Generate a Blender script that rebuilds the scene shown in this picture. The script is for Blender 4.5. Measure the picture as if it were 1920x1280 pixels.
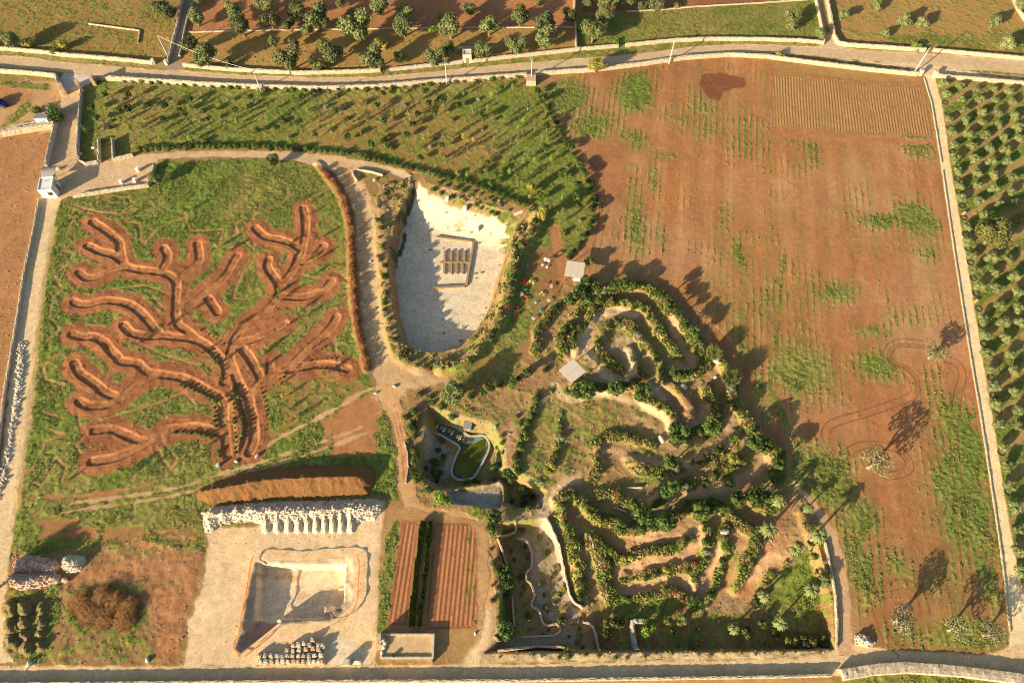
import bpy, math, random
import numpy as np
from mathutils import Matrix, Vector, Euler
for _o in list(bpy.data.objects): bpy.data.objects.remove(_o)
SC = bpy.context.scene; COL = SC.collection
rad = math.radians
# ------------------------------------------------------------------ camera (drone, 125 m up, looking north and down)
CH, TILT, ROLL, FPX = 125.0, rad(28.5), rad(1.5), 1300.0
_f = np.array([0, math.sin(TILT), -math.cos(TILT)]); _r0 = np.array([1., 0, 0]); _u0 = np.cross(_r0, _f)
_r = math.cos(ROLL)*_r0 + math.sin(ROLL)*_u0; _u = -math.sin(ROLL)*_r0 + math.cos(ROLL)*_u0
cd = bpy.data.cameras.new('camera'); cam = bpy.data.objects.new('camera', cd); COL.objects.link(cam)
cd.sensor_width = 36; cd.lens = 36*FPX/1920; cd.clip_end = 20000; cd.clip_start = 0.5
m3 = Matrix((( _r[0], _u[0], -_f[0]), (_r[1], _u[1], -_f[1]), (_r[2], _u[2], -_f[2])))
cam.matrix_world = Matrix.Translation((0, 0, CH)) @ m3.to_4x4()
SC.camera = cam
# ------------------------------------------------------------------ sky, sun, exposure
SUN_EL, SHADOW_DIR = rad(17.0), rad(42.5)      # shadows fall to the north-east
w = bpy.data.worlds.new('World'); SC.world = w; w.use_nodes = True
nt = w.node_tree; bg = nt.nodes['Background']
sky = nt.nodes.new('ShaderNodeTexSky'); sky.sky_type = 'NISHITA'; sky.sun_disc = False
sky.sun_elevation = SUN_EL; sky.sun_rotation = rad(90)-(SHADOW_DIR+math.pi); sky.dust_density = 1.5
nt.links.new(sky.outputs[0], bg.inputs[0]); bg.inputs[1].default_value = 0.078
sl = bpy.data.lights.new('sun', 'SUN'); so = bpy.data.objects.new('sun', sl); COL.objects.link(so)
sl.energy = 5.0; sl.angle = rad(0.5); sl.color = (1.0, 0.83, 0.58)
sd = Vector((math.cos(SHADOW_DIR)*math.cos(SUN_EL), math.sin(SHADOW_DIR)*math.cos(SUN_EL), -math.sin(SUN_EL)))
so.rotation_euler = sd.to_track_quat('-Z', 'Y').to_euler(); so.location = (-200, -200, 120)
SC.view_settings.view_transform = 'Standard'; SC.view_settings.look = 'None'
SC.view_settings.gamma = 1; SC.view_settings.exposure = 1.0
SC.render.resolution_x = 1024; SC.render.resolution_y = 682
SC.cycles.max_bounces = 4; SC.cycles.filter_width = 1.05
# ------------------------------------------------------------------ survey: a bearing from the drone to a ground point
def gp(x, y, z=0.0):
    d = _f*FPX + _r*(x-960) - _u*(y-640); k = (z-CH)/d[2]
    return (d[0]*k, d[1]*k)
def P(s): return [tuple(float(q) for q in t.split(',')) for t in s.split()]
def W(s, z=0.0):
    return [gp(a, b, z) for a, b in (P(s) if isinstance(s, str) else s)]
def smooth(pts, n=6, closed=False):
    p = [np.array(q, float) for q in pts]; out = []; L = len(p)
    rng = range(L) if closed else range(L-1)
    for i in rng:
        a = p[(i-1) % L] if (closed or i > 0) else p[0]; b = p[i]; c = p[(i+1) % L]
        d = p[(i+2) % L] if (closed or i+2 < L) else p[-1]
        for k in range(n):
            t = k/n
            out.append(tuple(0.5*((2*b)+(-a+c)*t+(2*a-5*b+4*c-d)*t*t+(-a+3*b-3*c+d)*t**3)))
    if not closed: out.append(tuple(p[-1]))
    return out
# ------------------------------------------------------------------ terrain grid
ST = 0.2
ux = np.arange(-152, 152.01, ST); uy = np.arange(-6, 190.01, ST)
xs = np.concatenate([[-6000, -2500, -1200, -600, -350, -240, -190, -165, -156], ux, [156, 165, 190, 240, 350, 600, 1200, 2500, 6000]])
ys = np.concatenate([[-6000, -2500, -1200, -500, -250, -120, -60, -30, -15, -9], uy, [194, 202, 220, 260, 340, 500, 900, 2000, 6000]])
NX, NY = len(xs), len(ys)
X, Y = np.meshgrid(xs, ys)      # [NY,NX]
Z = np.zeros_like(X); C = np.zeros(X.shape+(3,)); GR = np.zeros_like(X); REG = np.zeros(X.shape, np.int8)
FW = np.zeros_like(X); FP = np.zeros_like(X); RK = np.zeros_like(X)
def _hash(i, j, s):
    n = (i.astype(np.int64)*374761393 + j.astype(np.int64)*668265263 + s*1442695041) & 0xffffffff
    n = ((n ^ (n >> 13))*1274126177) & 0xffffffff
    return ((n ^ (n >> 16)) & 0xffff)/65535.0
def vn(x, y, sc, s=0):
    x = x/sc; y = y/sc; i = np.floor(x); j = np.floor(y); fx = x-i; fy = y-j
    fx = fx*fx*(3-2*fx); fy = fy*fy*(3-2*fy)
    a = _hash(i, j, s); b = _hash(i+1, j, s); c = _hash(i, j+1, s); d = _hash(i+1, j+1, s)
    return (a*(1-fx)+b*fx)*(1-fy)+(c*(1-fx)+d*fx)*fy
def fbm(x, y, sc, s=0, o=4, g=0.5):
    t = 0; a = 1; n = 0
    for k in range(o): t = t+a*vn(x, y, sc/2**k, s+k*17); n += a; a *= g
    return t/n
N_f = fbm(X, Y, 0.9, 1, 2); N_m = fbm(X, Y, 4.0, 2, 4); N_l = fbm(X, Y, 22.0, 3, 3); N_e = fbm(X, Y, 1.6, 5, 3)
N_s = vn(X, Y, 0.45, 9)
def ss(a, b, x):
    t = np.clip((x-a)/(b-a+1e-9), 0, 1); return t*t*(3-2*t)
def win(pts, m):
    a = np.array(pts); x0, y0 = a.min(0)-m; x1, y1 = a.max(0)+m
    i0, i1 = np.searchsorted(xs, [x0, x1]); j0, j1 = np.searchsorted(ys, [y0, y1])
    return (slice(max(0, j0-1), j1+1), slice(max(0, i0-1), i1+1))
def segd(pts, x, y, closed):
    d = np.full(x.shape, 1e9); n = len(pts)
    for k in range(n if closed else n-1):
        ax, ay = pts[k]; bx, by = pts[(k+1) % n]; vx, vy = bx-ax, by-ay; L = vx*vx+vy*vy+1e-9
        t = np.clip(((x-ax)*vx+(y-ay)*vy)/L, 0, 1)
        d = np.minimum(d, (x-ax-t*vx)**2+(y-ay-t*vy)**2)
    return np.sqrt(d)
def psd(pts, m=3.0):
    s = win(pts, m); x, y = X[s], Y[s]; d = segd(pts, x, y, True); ins = np.zeros(x.shape, bool); n = len(pts)
    for k in range(n):
        ax, ay = pts[k]; bx, by = pts[(k+1) % n]
        c = ((ay > y) != (by > y)) & (x < (bx-ax)*(y-ay)/(by-ay+1e-12)+ax); ins ^= c
    return s, np.where(ins, d, -d)
def ld(pts, m):
    s = win(pts, m); return s, segd(pts, X[s], Y[s], False)
def tint(s, col, a, var=0.25):
    v = (1-var/2+var*N_m[s])[..., None]
    C[s] = C[s]*(1-a[..., None])+np.array(col)*v*a[..., None]
def area(pts, col=None, edge=0.6, amp=0.8, a=1.0, gr=None, reg=None, z=None, zedge=None, var=0.25, rk=None):
    s, d = psd(pts, 3+edge)
    dn = d+amp*(N_e[s]-0.5)*2; k = ss(-edge/2, edge/2, dn)*a
    if col is not None: tint(s, col, k, var)
    if gr is not None: GR[s] = GR[s]*(1-k)+gr*k
    if rk is not None: RK[s] = RK[s]*(1-k)+rk*k
    if reg is not None: REG[s][dn > 0] = reg
    if z is not None:
        q = ss(0, zedge or 0.5, d+min(amp, 0.5)*(N_e[s]-0.5)); Z[s] = Z[s]*(1-q)+z*q
def strip(pts, hw, col=None, edge=0.5, amp=0.5, a=1.0, gr=None, reg=None, var=0.25, z=None):
    s, d = ld(pts, hw+3); dn = hw-d+amp*(N_e[s]-0.5)*2; k = ss(-edge/2, edge/2, dn)*a
    if col is not None: tint(s, col, k, var)
    if gr is not None: GR[s] = GR[s]*(1-k)+gr*k
    if reg is not None: REG[s][dn > 0] = reg
    if z is not None: Z[s] += z*k
BK = np.zeros_like(X)
def bank(pts, h, w, gr=0.45, col=None, sm=True, edge=1.0):
    pts = smooth(pts, 4) if sm else pts
    s, d = ld(pts, w+1.5); d = d+0.5*(N_e[s]-0.5)*edge
    p = np.clip(1.25*(1-d/w), 0, 1); p = p*p*(3-2*p)
    BK[s] = np.maximum(BK[s], h*p)
    if col is not None: tint(s, col, p*0.9, 0.4)
    GR[s] = GR[s]*(1-p)+(gr+0.7*(N_m[s]-0.5))*p
SOIL = (0.43, 0.195, 0.078); SOILD = (0.29, 0.13, 0.055); SAND = (0.58, 0.37, 0.19); PALE = (0.74, 0.54, 0.30)
WHITE = (0.73, 0.60, 0.42); ROADC = (0.58, 0.42, 0.25); STRAW = (0.52, 0.36, 0.16)
# base: mixed dry grass and red earth
C[:] = np.array((0.34, 0.19, 0.075))
GR[:] = 0.42+0.5*(N_l-0.5)
Z += 0.10*(N_m-0.5)
# --- north olive groves and meadows
area(W('350,-80 1090,-80 1078,90 960,110 720,128 500,130 345,120 350,40'), SOIL, 1, 1, gr=0.12, reg=9)
area(W('352,62 480,56 780,53 1078,51 1080,90 960,104 720,128 480,131 345,120'), (0.44, 0.24, 0.08), 1, 2, gr=0.42)
area(W('-80,-80 345,-80 312,112 -80,92'), (0.36, 0.18, 0.06), 1, 1, gr=0.5)
area(W('1082,-40 1090,25 1250,17 1440,4 1440,-80 1090,-80'), SOILD, 1, 1, gr=0.1)
area(W('1084,28 1245,20 1440,6 1525,0 1545,72 1440,72 1335,70 1240,76 1082,90'), (0.38, 0.23, 0.08), 1, 1, gr=0.62)
area(W('1552,0 1905,0 1960,60 1960,112 1735,90 1575,78'), (0.45, 0.24, 0.09), 1, 1, gr=0.45)
for q in ('1100,70 1240,40 1330,20 1500,5 1520,50 1440,66 1320,65', '1600,60 1700,70 1900,60 1930,20 1930,100 1760,88'):
    area(W(q), None, 3, 3, gr=0.62)
# --- verges
area(W('0,92 130,104 310,118 330,130 240,127 120,118 0,103'), (0.4, 0.3, 0.14), 0.6, 0.4, gr=0.5)
area(W('340,122 560,136 720,132 860,118 960,108 1080,94 1260,78 1440,75 1545,82 1560,90 1440,84 1370,83 1300,88 1200,101 1040,114 880,128 700,145 600,146 480,142 345,132'), (0.42, 0.3, 0.13), 0.6, 0.4, gr=0.55)
area(W('1575,86 1735,95 1960,112 1960,118 1800,104 1700,98 1560,90'), (0.4, 0.3, 0.13), 0.5, 0.4, gr=0.5)
# --- main field (right)
FIELD = '1005,165 1110,132 1210,120 1285,109 1370,104 1440,108 1640,132 1730,144 1765,320 1787,460 1815,640 1840,790 1866,960 1880,1060 1893,1185 1885,1210 1860,1226 1700,1222 1620,1205 1597,1180 1590,1090 1578,1030 1545,965 1500,925 1450,860 1380,720 1320,640 1260,560 1200,515 1120,520 1060,490 1100,440 1118,400 1110,360 1075,300 1040,230'
area(W(FIELD), SOIL, 1.0, 0.4, gr=0.0, reg=5)
fs, fd = psd(W(FIELD)); fk = ss(-0.3, 0.3, fd)
RA = rad(7.4); rowc = X*math.cos(RA)-Y*math.sin(RA)+0.25*(N_l-0.5)
strk = vn(rowc, Y*0.12, 0.55, 19)-0.5; tone = (1+0.22*strk)*(0.80+0.55*(fbm(X, Y, 30, 41, 3)-0.3))*(1+0.10*np.sin(rowc*2*math.pi/5.8))
C[fs] *= (1-fk*(1-tone[fs]))[..., None]
C[fs] = C[fs]*(1-0.35*fk*ss(0.45, 0.75, fbm(X, Y, 18, 77, 3)[fs]))[..., None]+np.array(SAND)*(0.35*fk*ss(0.45, 0.75, fbm(X, Y, 18, 77, 3)[fs]))[..., None]
green = np.zeros_like(X)
for (cx, cy, rx, ry, a) in [(1055,180,48,45,1.1),(1190,175,36,45,1.1),(1110,235,60,40,.8),(1180,262,45,28,.9),(1245,292,42,14,.8),
    (1320,225,90,55,.55),(1400,250,60,40,.5),(1190,400,24,100,.75),(1225,330,16,60,.5),(1240,440,14,60,.5),(1385,480,14,36,.9),(1390,620,30,90,.5),(1350,400,60,90,.25),
    (1450,560,60,50,.5),(1560,545,70,30,.75),(1720,415,36,36,1.1),(1650,412,55,18,.75),(1735,470,50,30,.55),(1640,620,60,20,.6),
    (1500,690,62,58,1.1),(1640,685,55,35,.85),(1520,290,30,34,.7),(1725,275,34,26,.9),(1480,262,40,10,.6),(1800,830,52,110,1.0),
    (1805,950,55,120,1.1),(1545,900,60,62,1.4),(1600,970,60,50,.85),(1610,1060,40,90,.9),(1680,1060,50,60,.6),(1820,1190,90,30,1.1),
    (1690,1190,60,30,.8),(1790,1100,60,60,.55),(1560,1050,14,120,.8),(1450,420,20,160,.35),(1700,620,70,60,.35),(1500,860,60,60,.4),(1430,740,18,60,.8),(1840,1050,20,120,.8),(1120,290,40,30,.3),(1130,420,40,60,.35)]:
    gx, gy = gp(cx, cy); ex = abs(gp(cx+rx, cy)[0]-gx); ey = abs(gp(cx, cy-ry)[1]-gy)
    s = win([(gx-2*ex, gy-2*ey), (gx+2*ex, gy+2*ey)], 0)
    green[s] = np.maximum(green[s], a*np.exp(-(((X[s]-gx)/ex)**2+((Y[s]-gy)/ey)**2)*0.9))
fr = np.abs(((rowc/1.42) % 1)-0.5)*1.42
rowm = np.exp(-(fr/0.16)**2)
rvar = 0.45+0.9*(vn(np.floor(rowc/1.42)*3.1, Y, 14, 6)-0.3)
base_ = 0.05+0.42*np.clip(fbm(X, Y, 26, 33, 3)-0.3, 0, 1)
grf = np.maximum(base_, np.clip(green*(0.95+0.2*rowm)-0.12+0.75*(N_m-0.5), 0, 1)*(green > .05))+rowm*np.clip(0.16+0.4*green*1.2+0.5*(rvar-.5)+0.9*(N_m-0.5), 0, .6)
GR[fs] = GR[fs]*(1-fk)+np.clip(grf[fs], 0, 0.85)*fk
ty = np.clip(ss(0.05, 0.9, green)*0.65+0.25*ss(.45, .7, fbm(X, Y, 16, 35, 3)), 0, .8)*(0.7+0.6*(N_f-.5)+0.35*rowm)
ty = np.clip(ty, 0, 1)[fs]*fk; C[fs] = C[fs]*(1-ty[..., None])+np.array((0.23, 0.205, 0.06))*ty[..., None]
rd = 0.35*fk*np.exp(-((rowc[fs]-np.mean(rowc[fs]))/55)**2)*ss(.4, .6, vn(rowc, Y*.1, 2.2, 57)[fs]); C[fs] = C[fs]*(1-rd[..., None])+np.array((0.40, 0.14, 0.05))*rd[..., None]
# upper ploughed plot
UP = W('1448,138 1520,142 1620,158 1722,160 1736,166 1752,256 1600,252 1440,236')
area(UP, (0.42, 0.215, 0.085), 1.2, 1.2, gr=0.36, reg=6)
s, d = psd(UP); k = ss(0, 0.5, d); FW[s] = k*(0.35+0.65*ss(0.3, 0.6, N_m[s])); FP[s] = (rowc[s]/0.72+0.5*N_l[s]+0.3*N_m[s])*k+FP[s]*(1-k)
area(W('1452,118 1540,122 1720,142 1726,155 1620,152 1520,138 1450,134'), (0.40, 0.22, 0.08), 0.5, 0.4, gr=0.3)
area(W('1440,245 1600,258 1752,262 1756,272 1600,268 1440,258'), SOIL, 1, 0.8, gr=0.2)
area(W('1315,140 1350,136 1370,142 1397,145 1400,162 1375,167 1357,172 1350,190 1330,185 1320,170 1310,160'), (0.22, 0.085, 0.038), 0.6, 0.5, gr=0.03)
area(W('1100,262 1180,262 1182,330 1140,372 1112,345 1090,300'), (0.36, 0.15, 0.06), 5, 3, gr=0.04, a=0.75)
# --- plantation (young trees in grass)
PLANT = '160,172 182,150 480,167 700,166 850,158 985,148 1005,165 1040,228 1080,300 1112,362 1114,410 1098,445 1062,488 1030,520 1005,560 1000,600 985,640 960,665 900,690 860,700 880,675 925,620 955,560 965,500 1000,440 1025,405 985,388 940,368 880,345 760,312 620,283 480,275 300,278 250,285 215,296 185,300 146,295 150,225'
area(W(PLANT), (0.34, 0.18, 0.07), 0.8, 0.6, gr=0.64, reg=7)
s, d = psd(W(PLANT)); k = ss(0, 1, d); GR[s] = GR[s]+k*0.3*(fbm(X, Y, 9, 88, 3)[s]-0.52)
area(W('700,180 900,210 960,300 900,340 700,290 560,270 620,200'), (0.36, 0.17, 0.06), 4, 4, gr=0.48, a=0.8)
area(W('985,470 1060,470 1055,560 1010,560 985,540'), SOILD, 2, 3, gr=0.3, a=0.7)
strip(smooth(W('1040,430 1048,470 1060,540 1040,600 1028,660')), 1.2, SOIL, 0.6, 0.5, gr=0.05)
# --- left: west ploughed field and yard
area(W('-120,252 60,250 98,255 85,310 74,360 64,420 45,507 27,620 14,760 -5,900 -120,1100'), (0.43, 0.21, 0.085), 0.6, 0.4, gr=0.04, reg=8)
s, d = psd(W('-120,252 98,255 27,620 -5,900 -120,1100')); k = ss(0, 1, d); FW[s] = np.maximum(FW[s], 0.06*k); FP[s] = FP[s]*(1-k)+k*(rowc[s]*0.97+Y[s]*0.1)/0.9
area(W('-120,150 105,152 118,175 112,200 100,250 -120,250'), (0.52, 0.31, 0.14), 0.8, 1, gr=0.15)
area(W('-40,155 60,160 70,180 40,200 -40,205'), SOIL, 2, 2, gr=0.0, a=0.8)
area(W('0,148 100,160 90,172 40,168 0,160'), None, 1, 1, gr=0.6)
area(W('15,215 50,190 60,200 30,232 0,240'), None, 1, 1, gr=0.6)
# --- west meadow with the earth labyrinth
MEAD = '112,372 160,362 276,350 296,305 480,298 560,300 605,318 640,362 655,420 662,480 668,560 676,640 690,700 700,735 720,760 735,800 750,850 752,940 700,932 380,985 385,1030 300,1040 160,1045 20,1040 28,960 45,860 58,760 68,660 80,540 95,450 104,410'
area(W(MEAD), (0.34, 0.17, 0.06), 1.2, 0.7, gr=0.74, reg=10)
s, d = psd(W(MEAD)); k = ss(0, 1, d); GR[s] = GR[s]+k*0.35*(fbm(X, Y, 7, 55, 3)[s]-0.5)
area(W('500,700 640,640 672,690 690,735 600,780 500,830 520,760'), None, 4, 4, gr=0.5)
area(W('470,480 620,330 655,420 662,600 560,660 480,640'), None, 5, 4, gr=0.58)
area(W('640,755 700,735 715,770 695,855 620,850 605,800'), SOIL, 2, 2.5, gr=0.14)
area(W('20,1040 380,1000 385,1030 360,1130 330,1245 20,1245'), (0.36, 0.18, 0.08), 1.5, 1.5, gr=0.42, reg=11)
area(W('10,1105 110,1100 115,1160 100,1240 12,1240'), None, 2, 2, gr=0.68)
area(W('240,1090 275,1100 280,1160 250,1190 120,1190 125,1100 200,1085'), None, 2, 2, gr=0.6)
area(W('150,1055 380,1035 370,1085 200,1090 120,1100'), (0.40, 0.19, 0.08), 1.5, 1.5, gr=0.12)
area(W('270,1110 360,1090 345,1160 330,1240 290,1240 300,1180'), SOIL, 2, 1.5, gr=0.04)
area(W('90,1190 280,1190 290,1235 100,1238'), None, 2, 3, gr=0.5)
area(W('60,965 380,975 385,1030 340,1040 200,1020 60,1035'), None, 3, 3, gr=0.62)
area(W('60,970 200,985 380,1000 380,1010 200,1000 60,990'), SOIL, 1, 1.5, gr=0.25, a=0.7)
TR = [smooth(W(q), 5) for q in (
 '174,416 194,429 212,442 224,455 226,470 230,487 237,499 256,505 275,507 300,510 319,516 329,527 331,535 330,558 329,583 334,607 350,620 366,634',
 '165,461 187,471 210,477 224,485 232,495', '149,510 160,520 177,520 200,510 220,502 235,501', '307,465 314,477 312,490 304,505',
 '370,457 374,477 372,490 357,502 341,516 330,525', '445,480 437,492 425,512 410,530 387,546 370,559 350,569 337,576', '391,560 399,572 408,585',
 '479,427 490,439 501,445 522,449 545,455 560,465', '569,390 572,407 573,432 569,457 565,477', '607,461 597,474 582,486 567,491',
 '565,477 560,482 552,500 541,517 530,532 522,554 510,570 495,585 475,600 460,610 445,628 437,642', '504,487 502,500 510,514 519,526 524,540',
 '622,527 607,544 587,552 566,557 541,556 526,555', '631,595 621,612 606,629 590,642 572,659 557,674 547,684 522,695 497,710 479,727 466,740',
 '652,692 635,687 616,684 591,684 566,687 541,694', '506,679 506,700', '535,607 510,620 485,632 466,638 437,646',
 '232,610 241,620 256,627 281,630 306,629 337,632 362,635 387,647 406,664 421,680 425,695 420,716',
 '139,566 150,570 169,570 190,564 212,564 241,570 262,584 277,600 292,617 302,629',
 '135,626 152,631 175,631 195,641 207,656 220,669 225,676 244,679 257,681 270,692 281,699 306,702 337,707 362,717 387,731 410,742 420,760 420,785 424,830 426,850',
 '140,681 150,699 165,710 180,720 195,734 212,741 222,748', '149,752 162,759 181,760 200,759 212,752 225,745 244,730 262,716 287,705',
 '177,807 206,804 225,810 247,820 269,828', '172,865 200,861 220,856 244,846 275,830 312,810 325,803 337,803 362,800 394,806 418,812',
 '437,646 430,670 437,691 445,712 452,728 466,745 470,765 475,785 477,822 468,848', '437,642 460,660 480,690 490,712')]
allp = [q for t in TR for q in t]; s = win(allp, 4); DM = np.full(X[s].shape, 1e9)
for t in TR:
    t2 = win(t, 4.5); dd = segd(t, X[t2], Y[t2], False)
    js, is_ = t2; a0 = js.start-s[0].start; b0 = is_.start-s[1].start
    a1 = max(0, a0); b1 = max(0, b0)
    sub = DM[a1:a0+dd.shape[0], b1:b0+dd.shape[1]]
    sub[:] = np.minimum(sub, dd[a1-a0:a1-a0+sub.shape[0], b1-b0:b1-b0+sub.shape[1]])
dn = DM+0.7*(N_e[s]-0.5)
soilk = ss(3.0, 2.3, dn+0.8*(N_m[s]-.5)+0.9*(N_f[s]-0.5)); tint(s, (0.36, 0.145, 0.058), soilk, 0.7); GR[s] *= (1-soilk*0.97)
pth = ss(1.0, 0.7, DM); tint(s, (0.50, 0.235, 0.095), pth*0.6*ss(.35, .6, N_f[s]), 0.5)
lit_edge = ss(0.12, 0.0, np.abs(DM-1.15)); tint(s, (0.50, 0.22, 0.08), lit_edge*0.25, 0.2)  # orange line paints a sunlit highlight along the bank edges
wv_ = 0.6+0.25*N_m[s]; bm = ss(0, 0.15, DM-wv_)*ss(3.1, 1.2, dn); Z[s] += (0.07+0.14*(N_m[s]-0.5)+0.10*(N_f[s]-0.5))*bm+0.022*np.sin(DM*2*math.pi/0.6+3*N_m[s])*bm-0.17*ss(0.15, 0.0, DM-wv_)
REG[s][(soilk > 0.5)] = 12
# planted mound in the trunk of the labyrinth, and planted shoulders
area(W('436,720 442,720 455,770 463,792 463,815 456,838 447,858 442,850 437,800 431,760 431,725'), SOILD, 0.4, 0.3, gr=0.3, z=0.42, zedge=0.8)
for q in ('360,730 385,745 398,765 402,800 404,818 400,860', '350,680 385,672 402,700', '320,815 345,811 375,815 402,822'):
    strip(smooth(W(q)), 0.8, SOILD, 0.4, 0.3, gr=0.35)
ZIG = ['156,392 137,409 127,425 129,437 141,450 137,455 114,470 135,475 124,497 100,515 115,542 95,560 92,595 110,617 84,640', '140,385 156,392 187,399 225,402 254,396 232,416 260,420 263,452 270,456 287,434 312,420 345,409 357,434 417,431 409,460 442,439 440,419 506,392 540,371 560,360',
 '190,375 210,368 222,372 240,370 245,385 225,400', '105,667 77,687 85,712 117,722', '77,772 120,785 105,800 92,805 107,812 120,815 82,830 57,880 37,892', '107,862 75,912 60,905', '107,862 122,877 112,910 165,875', '300,820 330,862 318,880 290,838',
 '200,545 270,535 300,545 318,552', '283,553 300,575 312,580', '345,400 350,412', '458,452 475,470 473,492 455,510 440,540 437,560 452,562 468,548', '370,665 420,672 395,690', '185,790 250,770 295,757 345,735 365,757', '565,515 600,525 620,505 650,525', '625,640 640,700 650,690', '250,640 285,655 310,668 370,685', '145,775 150,800 165,812 140,835 150,850']
for q in ZIG: strip(W(q), 0.22, (0.38, 0.20, 0.085), 0.4, 0.35, gr=0.1, z=-0.07, a=0.85)
for q, wd, cc in (('505,832 566,799 641,760 679,736 700,728', 0.42, SAND), ('100,948 200,935 330,915 420,886 480,870 540,850 610,826 680,800', 0.25, SAND), ('110,962 210,948 335,928 425,897 485,880 545,862 615,838 685,812', 0.25, SAND),
                  ('80,1000 200,1005 340,1040', .4, SOIL), ('60,935 200,925 290,905', .3, SOIL)):
    strip(smooth(W(q)), wd, cc, 0.4, 0.6, gr=0.05, a=0.85)
# --- soil bank with dry plants along the farm road
RB = smooth(W('596,308 622,340 642,372 655,418 659,470 662,540 668,600 679,650 690,692'))
bank(RB, 0.42, 1.5, 0.1, SOILD, sm=False)
strip(smooth(W('606,312 632,345 652,378 665,420 669,470 672,540 678,600 689,650 700,692')), 1.0, SOILD, .5, .4, gr=0.1)
# --- farm roads
area(W('348,-60 342,0 330,55 316,112 306,130 342,133 336,108 350,50 362,0 370,-60'), (0.34, 0.25, 0.18), 0.5, 0.3, gr=0.0, reg=2)
area(W('1522,-60 1530,0 1545,60 1547,76 1532,90 1588,92 1569,74 1561,55 1549,0 1540,-60'), (0.56, 0.40, 0.24), 0.4, 0.3, gr=0.0, reg=2)
strip(W('1536,-60 1540,0 1552,60'), 0.5, STRAW, 0.3, 0.3, gr=0.5)
RU = '-260,80 -80,96 0,103 60,109 120,118 180,122 240,127 300,132 340,132 400,137 480,142 600,146 700,145 800,136 880,128 960,120 1040,114 1100,109 1160,105 1200,101 1300,88 1370,83 1440,84 1560,90 1640,95 1700,98 1800,104 1920,113 2200,135'
RL = '2200,165 1920,140 1850,134 1760,132 1700,124 1640,116 1540,107 1440,99 1370,98 1290,104 1210,115 1110,127 1040,133 960,140 880,146 800,152 720,158 640,161 560,162 480,160 380,153 250,145 180,142 100,134 0,126 -80,118 -260,98'
area(W(RU+' '+RL), (0.62, 0.44, 0.24), 0.4, 0.3, gr=0.02, reg=1)
area(W('-260,82 0,105 120,120 240,129 480,144 600,148 700,147 800,138 960,122 1160,107 1300,90 1370,85 1440,86 1560,92 1700,100 1920,115 2200,137 2200,155 1920,131 1800,121 1640,110 1540,102 1440,96 1370,95 1290,101 1110,123 960,136 800,149 700,156 560,158 480,157 250,141 0,121 -260,94'), ROADC, 0.25, 0.12, gr=0.0, var=0.12)
area(W('1570,112 1700,128 1730,142 1760,140 1960,158 1960,146 1800,128 1700,118'), PALE, 0.8, 1, gr=0.05)
area(W('1780,128 1960,142 1960,152 1850,142'), STRAW, 0.8, 1, gr=0.5)
area(W('-80,119 0,126 60,130 100,135 100,140 0,131 -80,125'), STRAW, 0.5, 0.5, gr=0.35)
area(W('120,136 165,141 180,145 166,158 150,165 140,173 122,172 110,152'), (0.62, 0.53, 0.42), 0.4, 0.2, gr=0.0, reg=1)
area(W('112,172 151,168 147,225 144,280 144,300 152,310 183,305 215,300 250,293 300,287 400,283 480,284 550,285 620,292 700,306 760,320 772,335 745,325 700,322 668,318 660,330 612,318 560,303 480,296 400,295 330,297 296,300 288,322 276,346 200,358 140,366 112,374 104,345 104,325 86,325 92,275 104,225 112,198'), (0.60, 0.41, 0.23), 0.7, 0.4, gr=0.0, reg=2)
strip(smooth(W('640,310 663,345 681,390 687,450 692,520 698,590 710,650 720,690 728,735')), 2.3, (0.60, 0.37, 0.18), 1.0, 0.6, gr=0.0, reg=2)
strip(smooth(W('668,345 693,395 696,450 700,520 708,590 717,650 724,690 733,740')), 0.7, PALE, 1.2, 0.5, gr=0.0, a=0.6)
area(W('700,690 730,680 770,690 860,700 900,720 850,722 770,732 752,745 740,770 722,770 705,740'), SAND, 1.5, 1.5, gr=0.08, reg=2)
strip(smooth(W('728,730 737,765 748,800 757,840 762,880 764,930 775,957 800,967 860,968 895,985 910,1035 914,1100 914,1160 903,1200 885,1232')), 1.5, (0.58, 0.33, 0.15), 1.0, 0.6, gr=0.0, reg=2)
for o in ('744,772 752,805 760,845 766,900', '737,775 746,810 754,850 758,900'):
    strip(smooth(W(o)), 0.18, SOILD, 0.3, 0.3, a=0.8)
strip(smooth(W('905,1150 903,1190 893,1225 885,1240')), 1.6, PALE, 1.5, 0.8, a=0.9, gr=0.0)
strip(smooth(W('740,322 790,345 850,362 900,378 950,395 990,408')), 0.85, (0.6, 0.42, 0.26), 0.5, 0.3, gr=0.0, reg=2)
area(W('720,312 760,322 800,345 792,352 775,340 745,328'), PALE, .5, .4, gr=0.0)
area(W('104,330 113,372 100,420 90,470 81,520 72,600 68,640 59,720 52,800 38,880 28,960 19,1030 12,1100 8,1180 10,1215 25,1240 -140,1262 -140,1000 -10,950 4,850 14,760 22,680 28,620 45,507 64,420 74,370'), PALE, 0.6, 0.5, gr=0.0, reg=3)
strip(W('100,430 82,530 72,610 64,690 52,800 30,960'), 0.5, STRAW, 0.7, 0.6, gr=0.2, a=0.8)
area(W('1732,142 1747,192 1765,320 1787,460 1815,640 1840,790 1866,960 1880,1060 1894,1185 1890,1212 1975,1212 1925,1150 1907,1060 1889,960 1862,790 1837,640 1810,470 1784,320 1765,190 1752,145'), (0.84, 0.64, 0.36), 0.4, 0.2, gr=0.0, reg=3)
area(W('-160,1248 330,1249 480,1247 960,1245 1440,1237 1552,1223 1575,1208 1600,1206 1640,1213 1700,1221 1860,1227 1890,1210 1975,1205 2100,1205 2100,1270 1920,1262 1800,1253 1700,1248 1640,1250 1590,1264 1560,1268 960,1276 480,1279 -160,1284'), (0.70, 0.49, 0.26), 0.5, 0.3, gr=0.0, reg=3)
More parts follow.
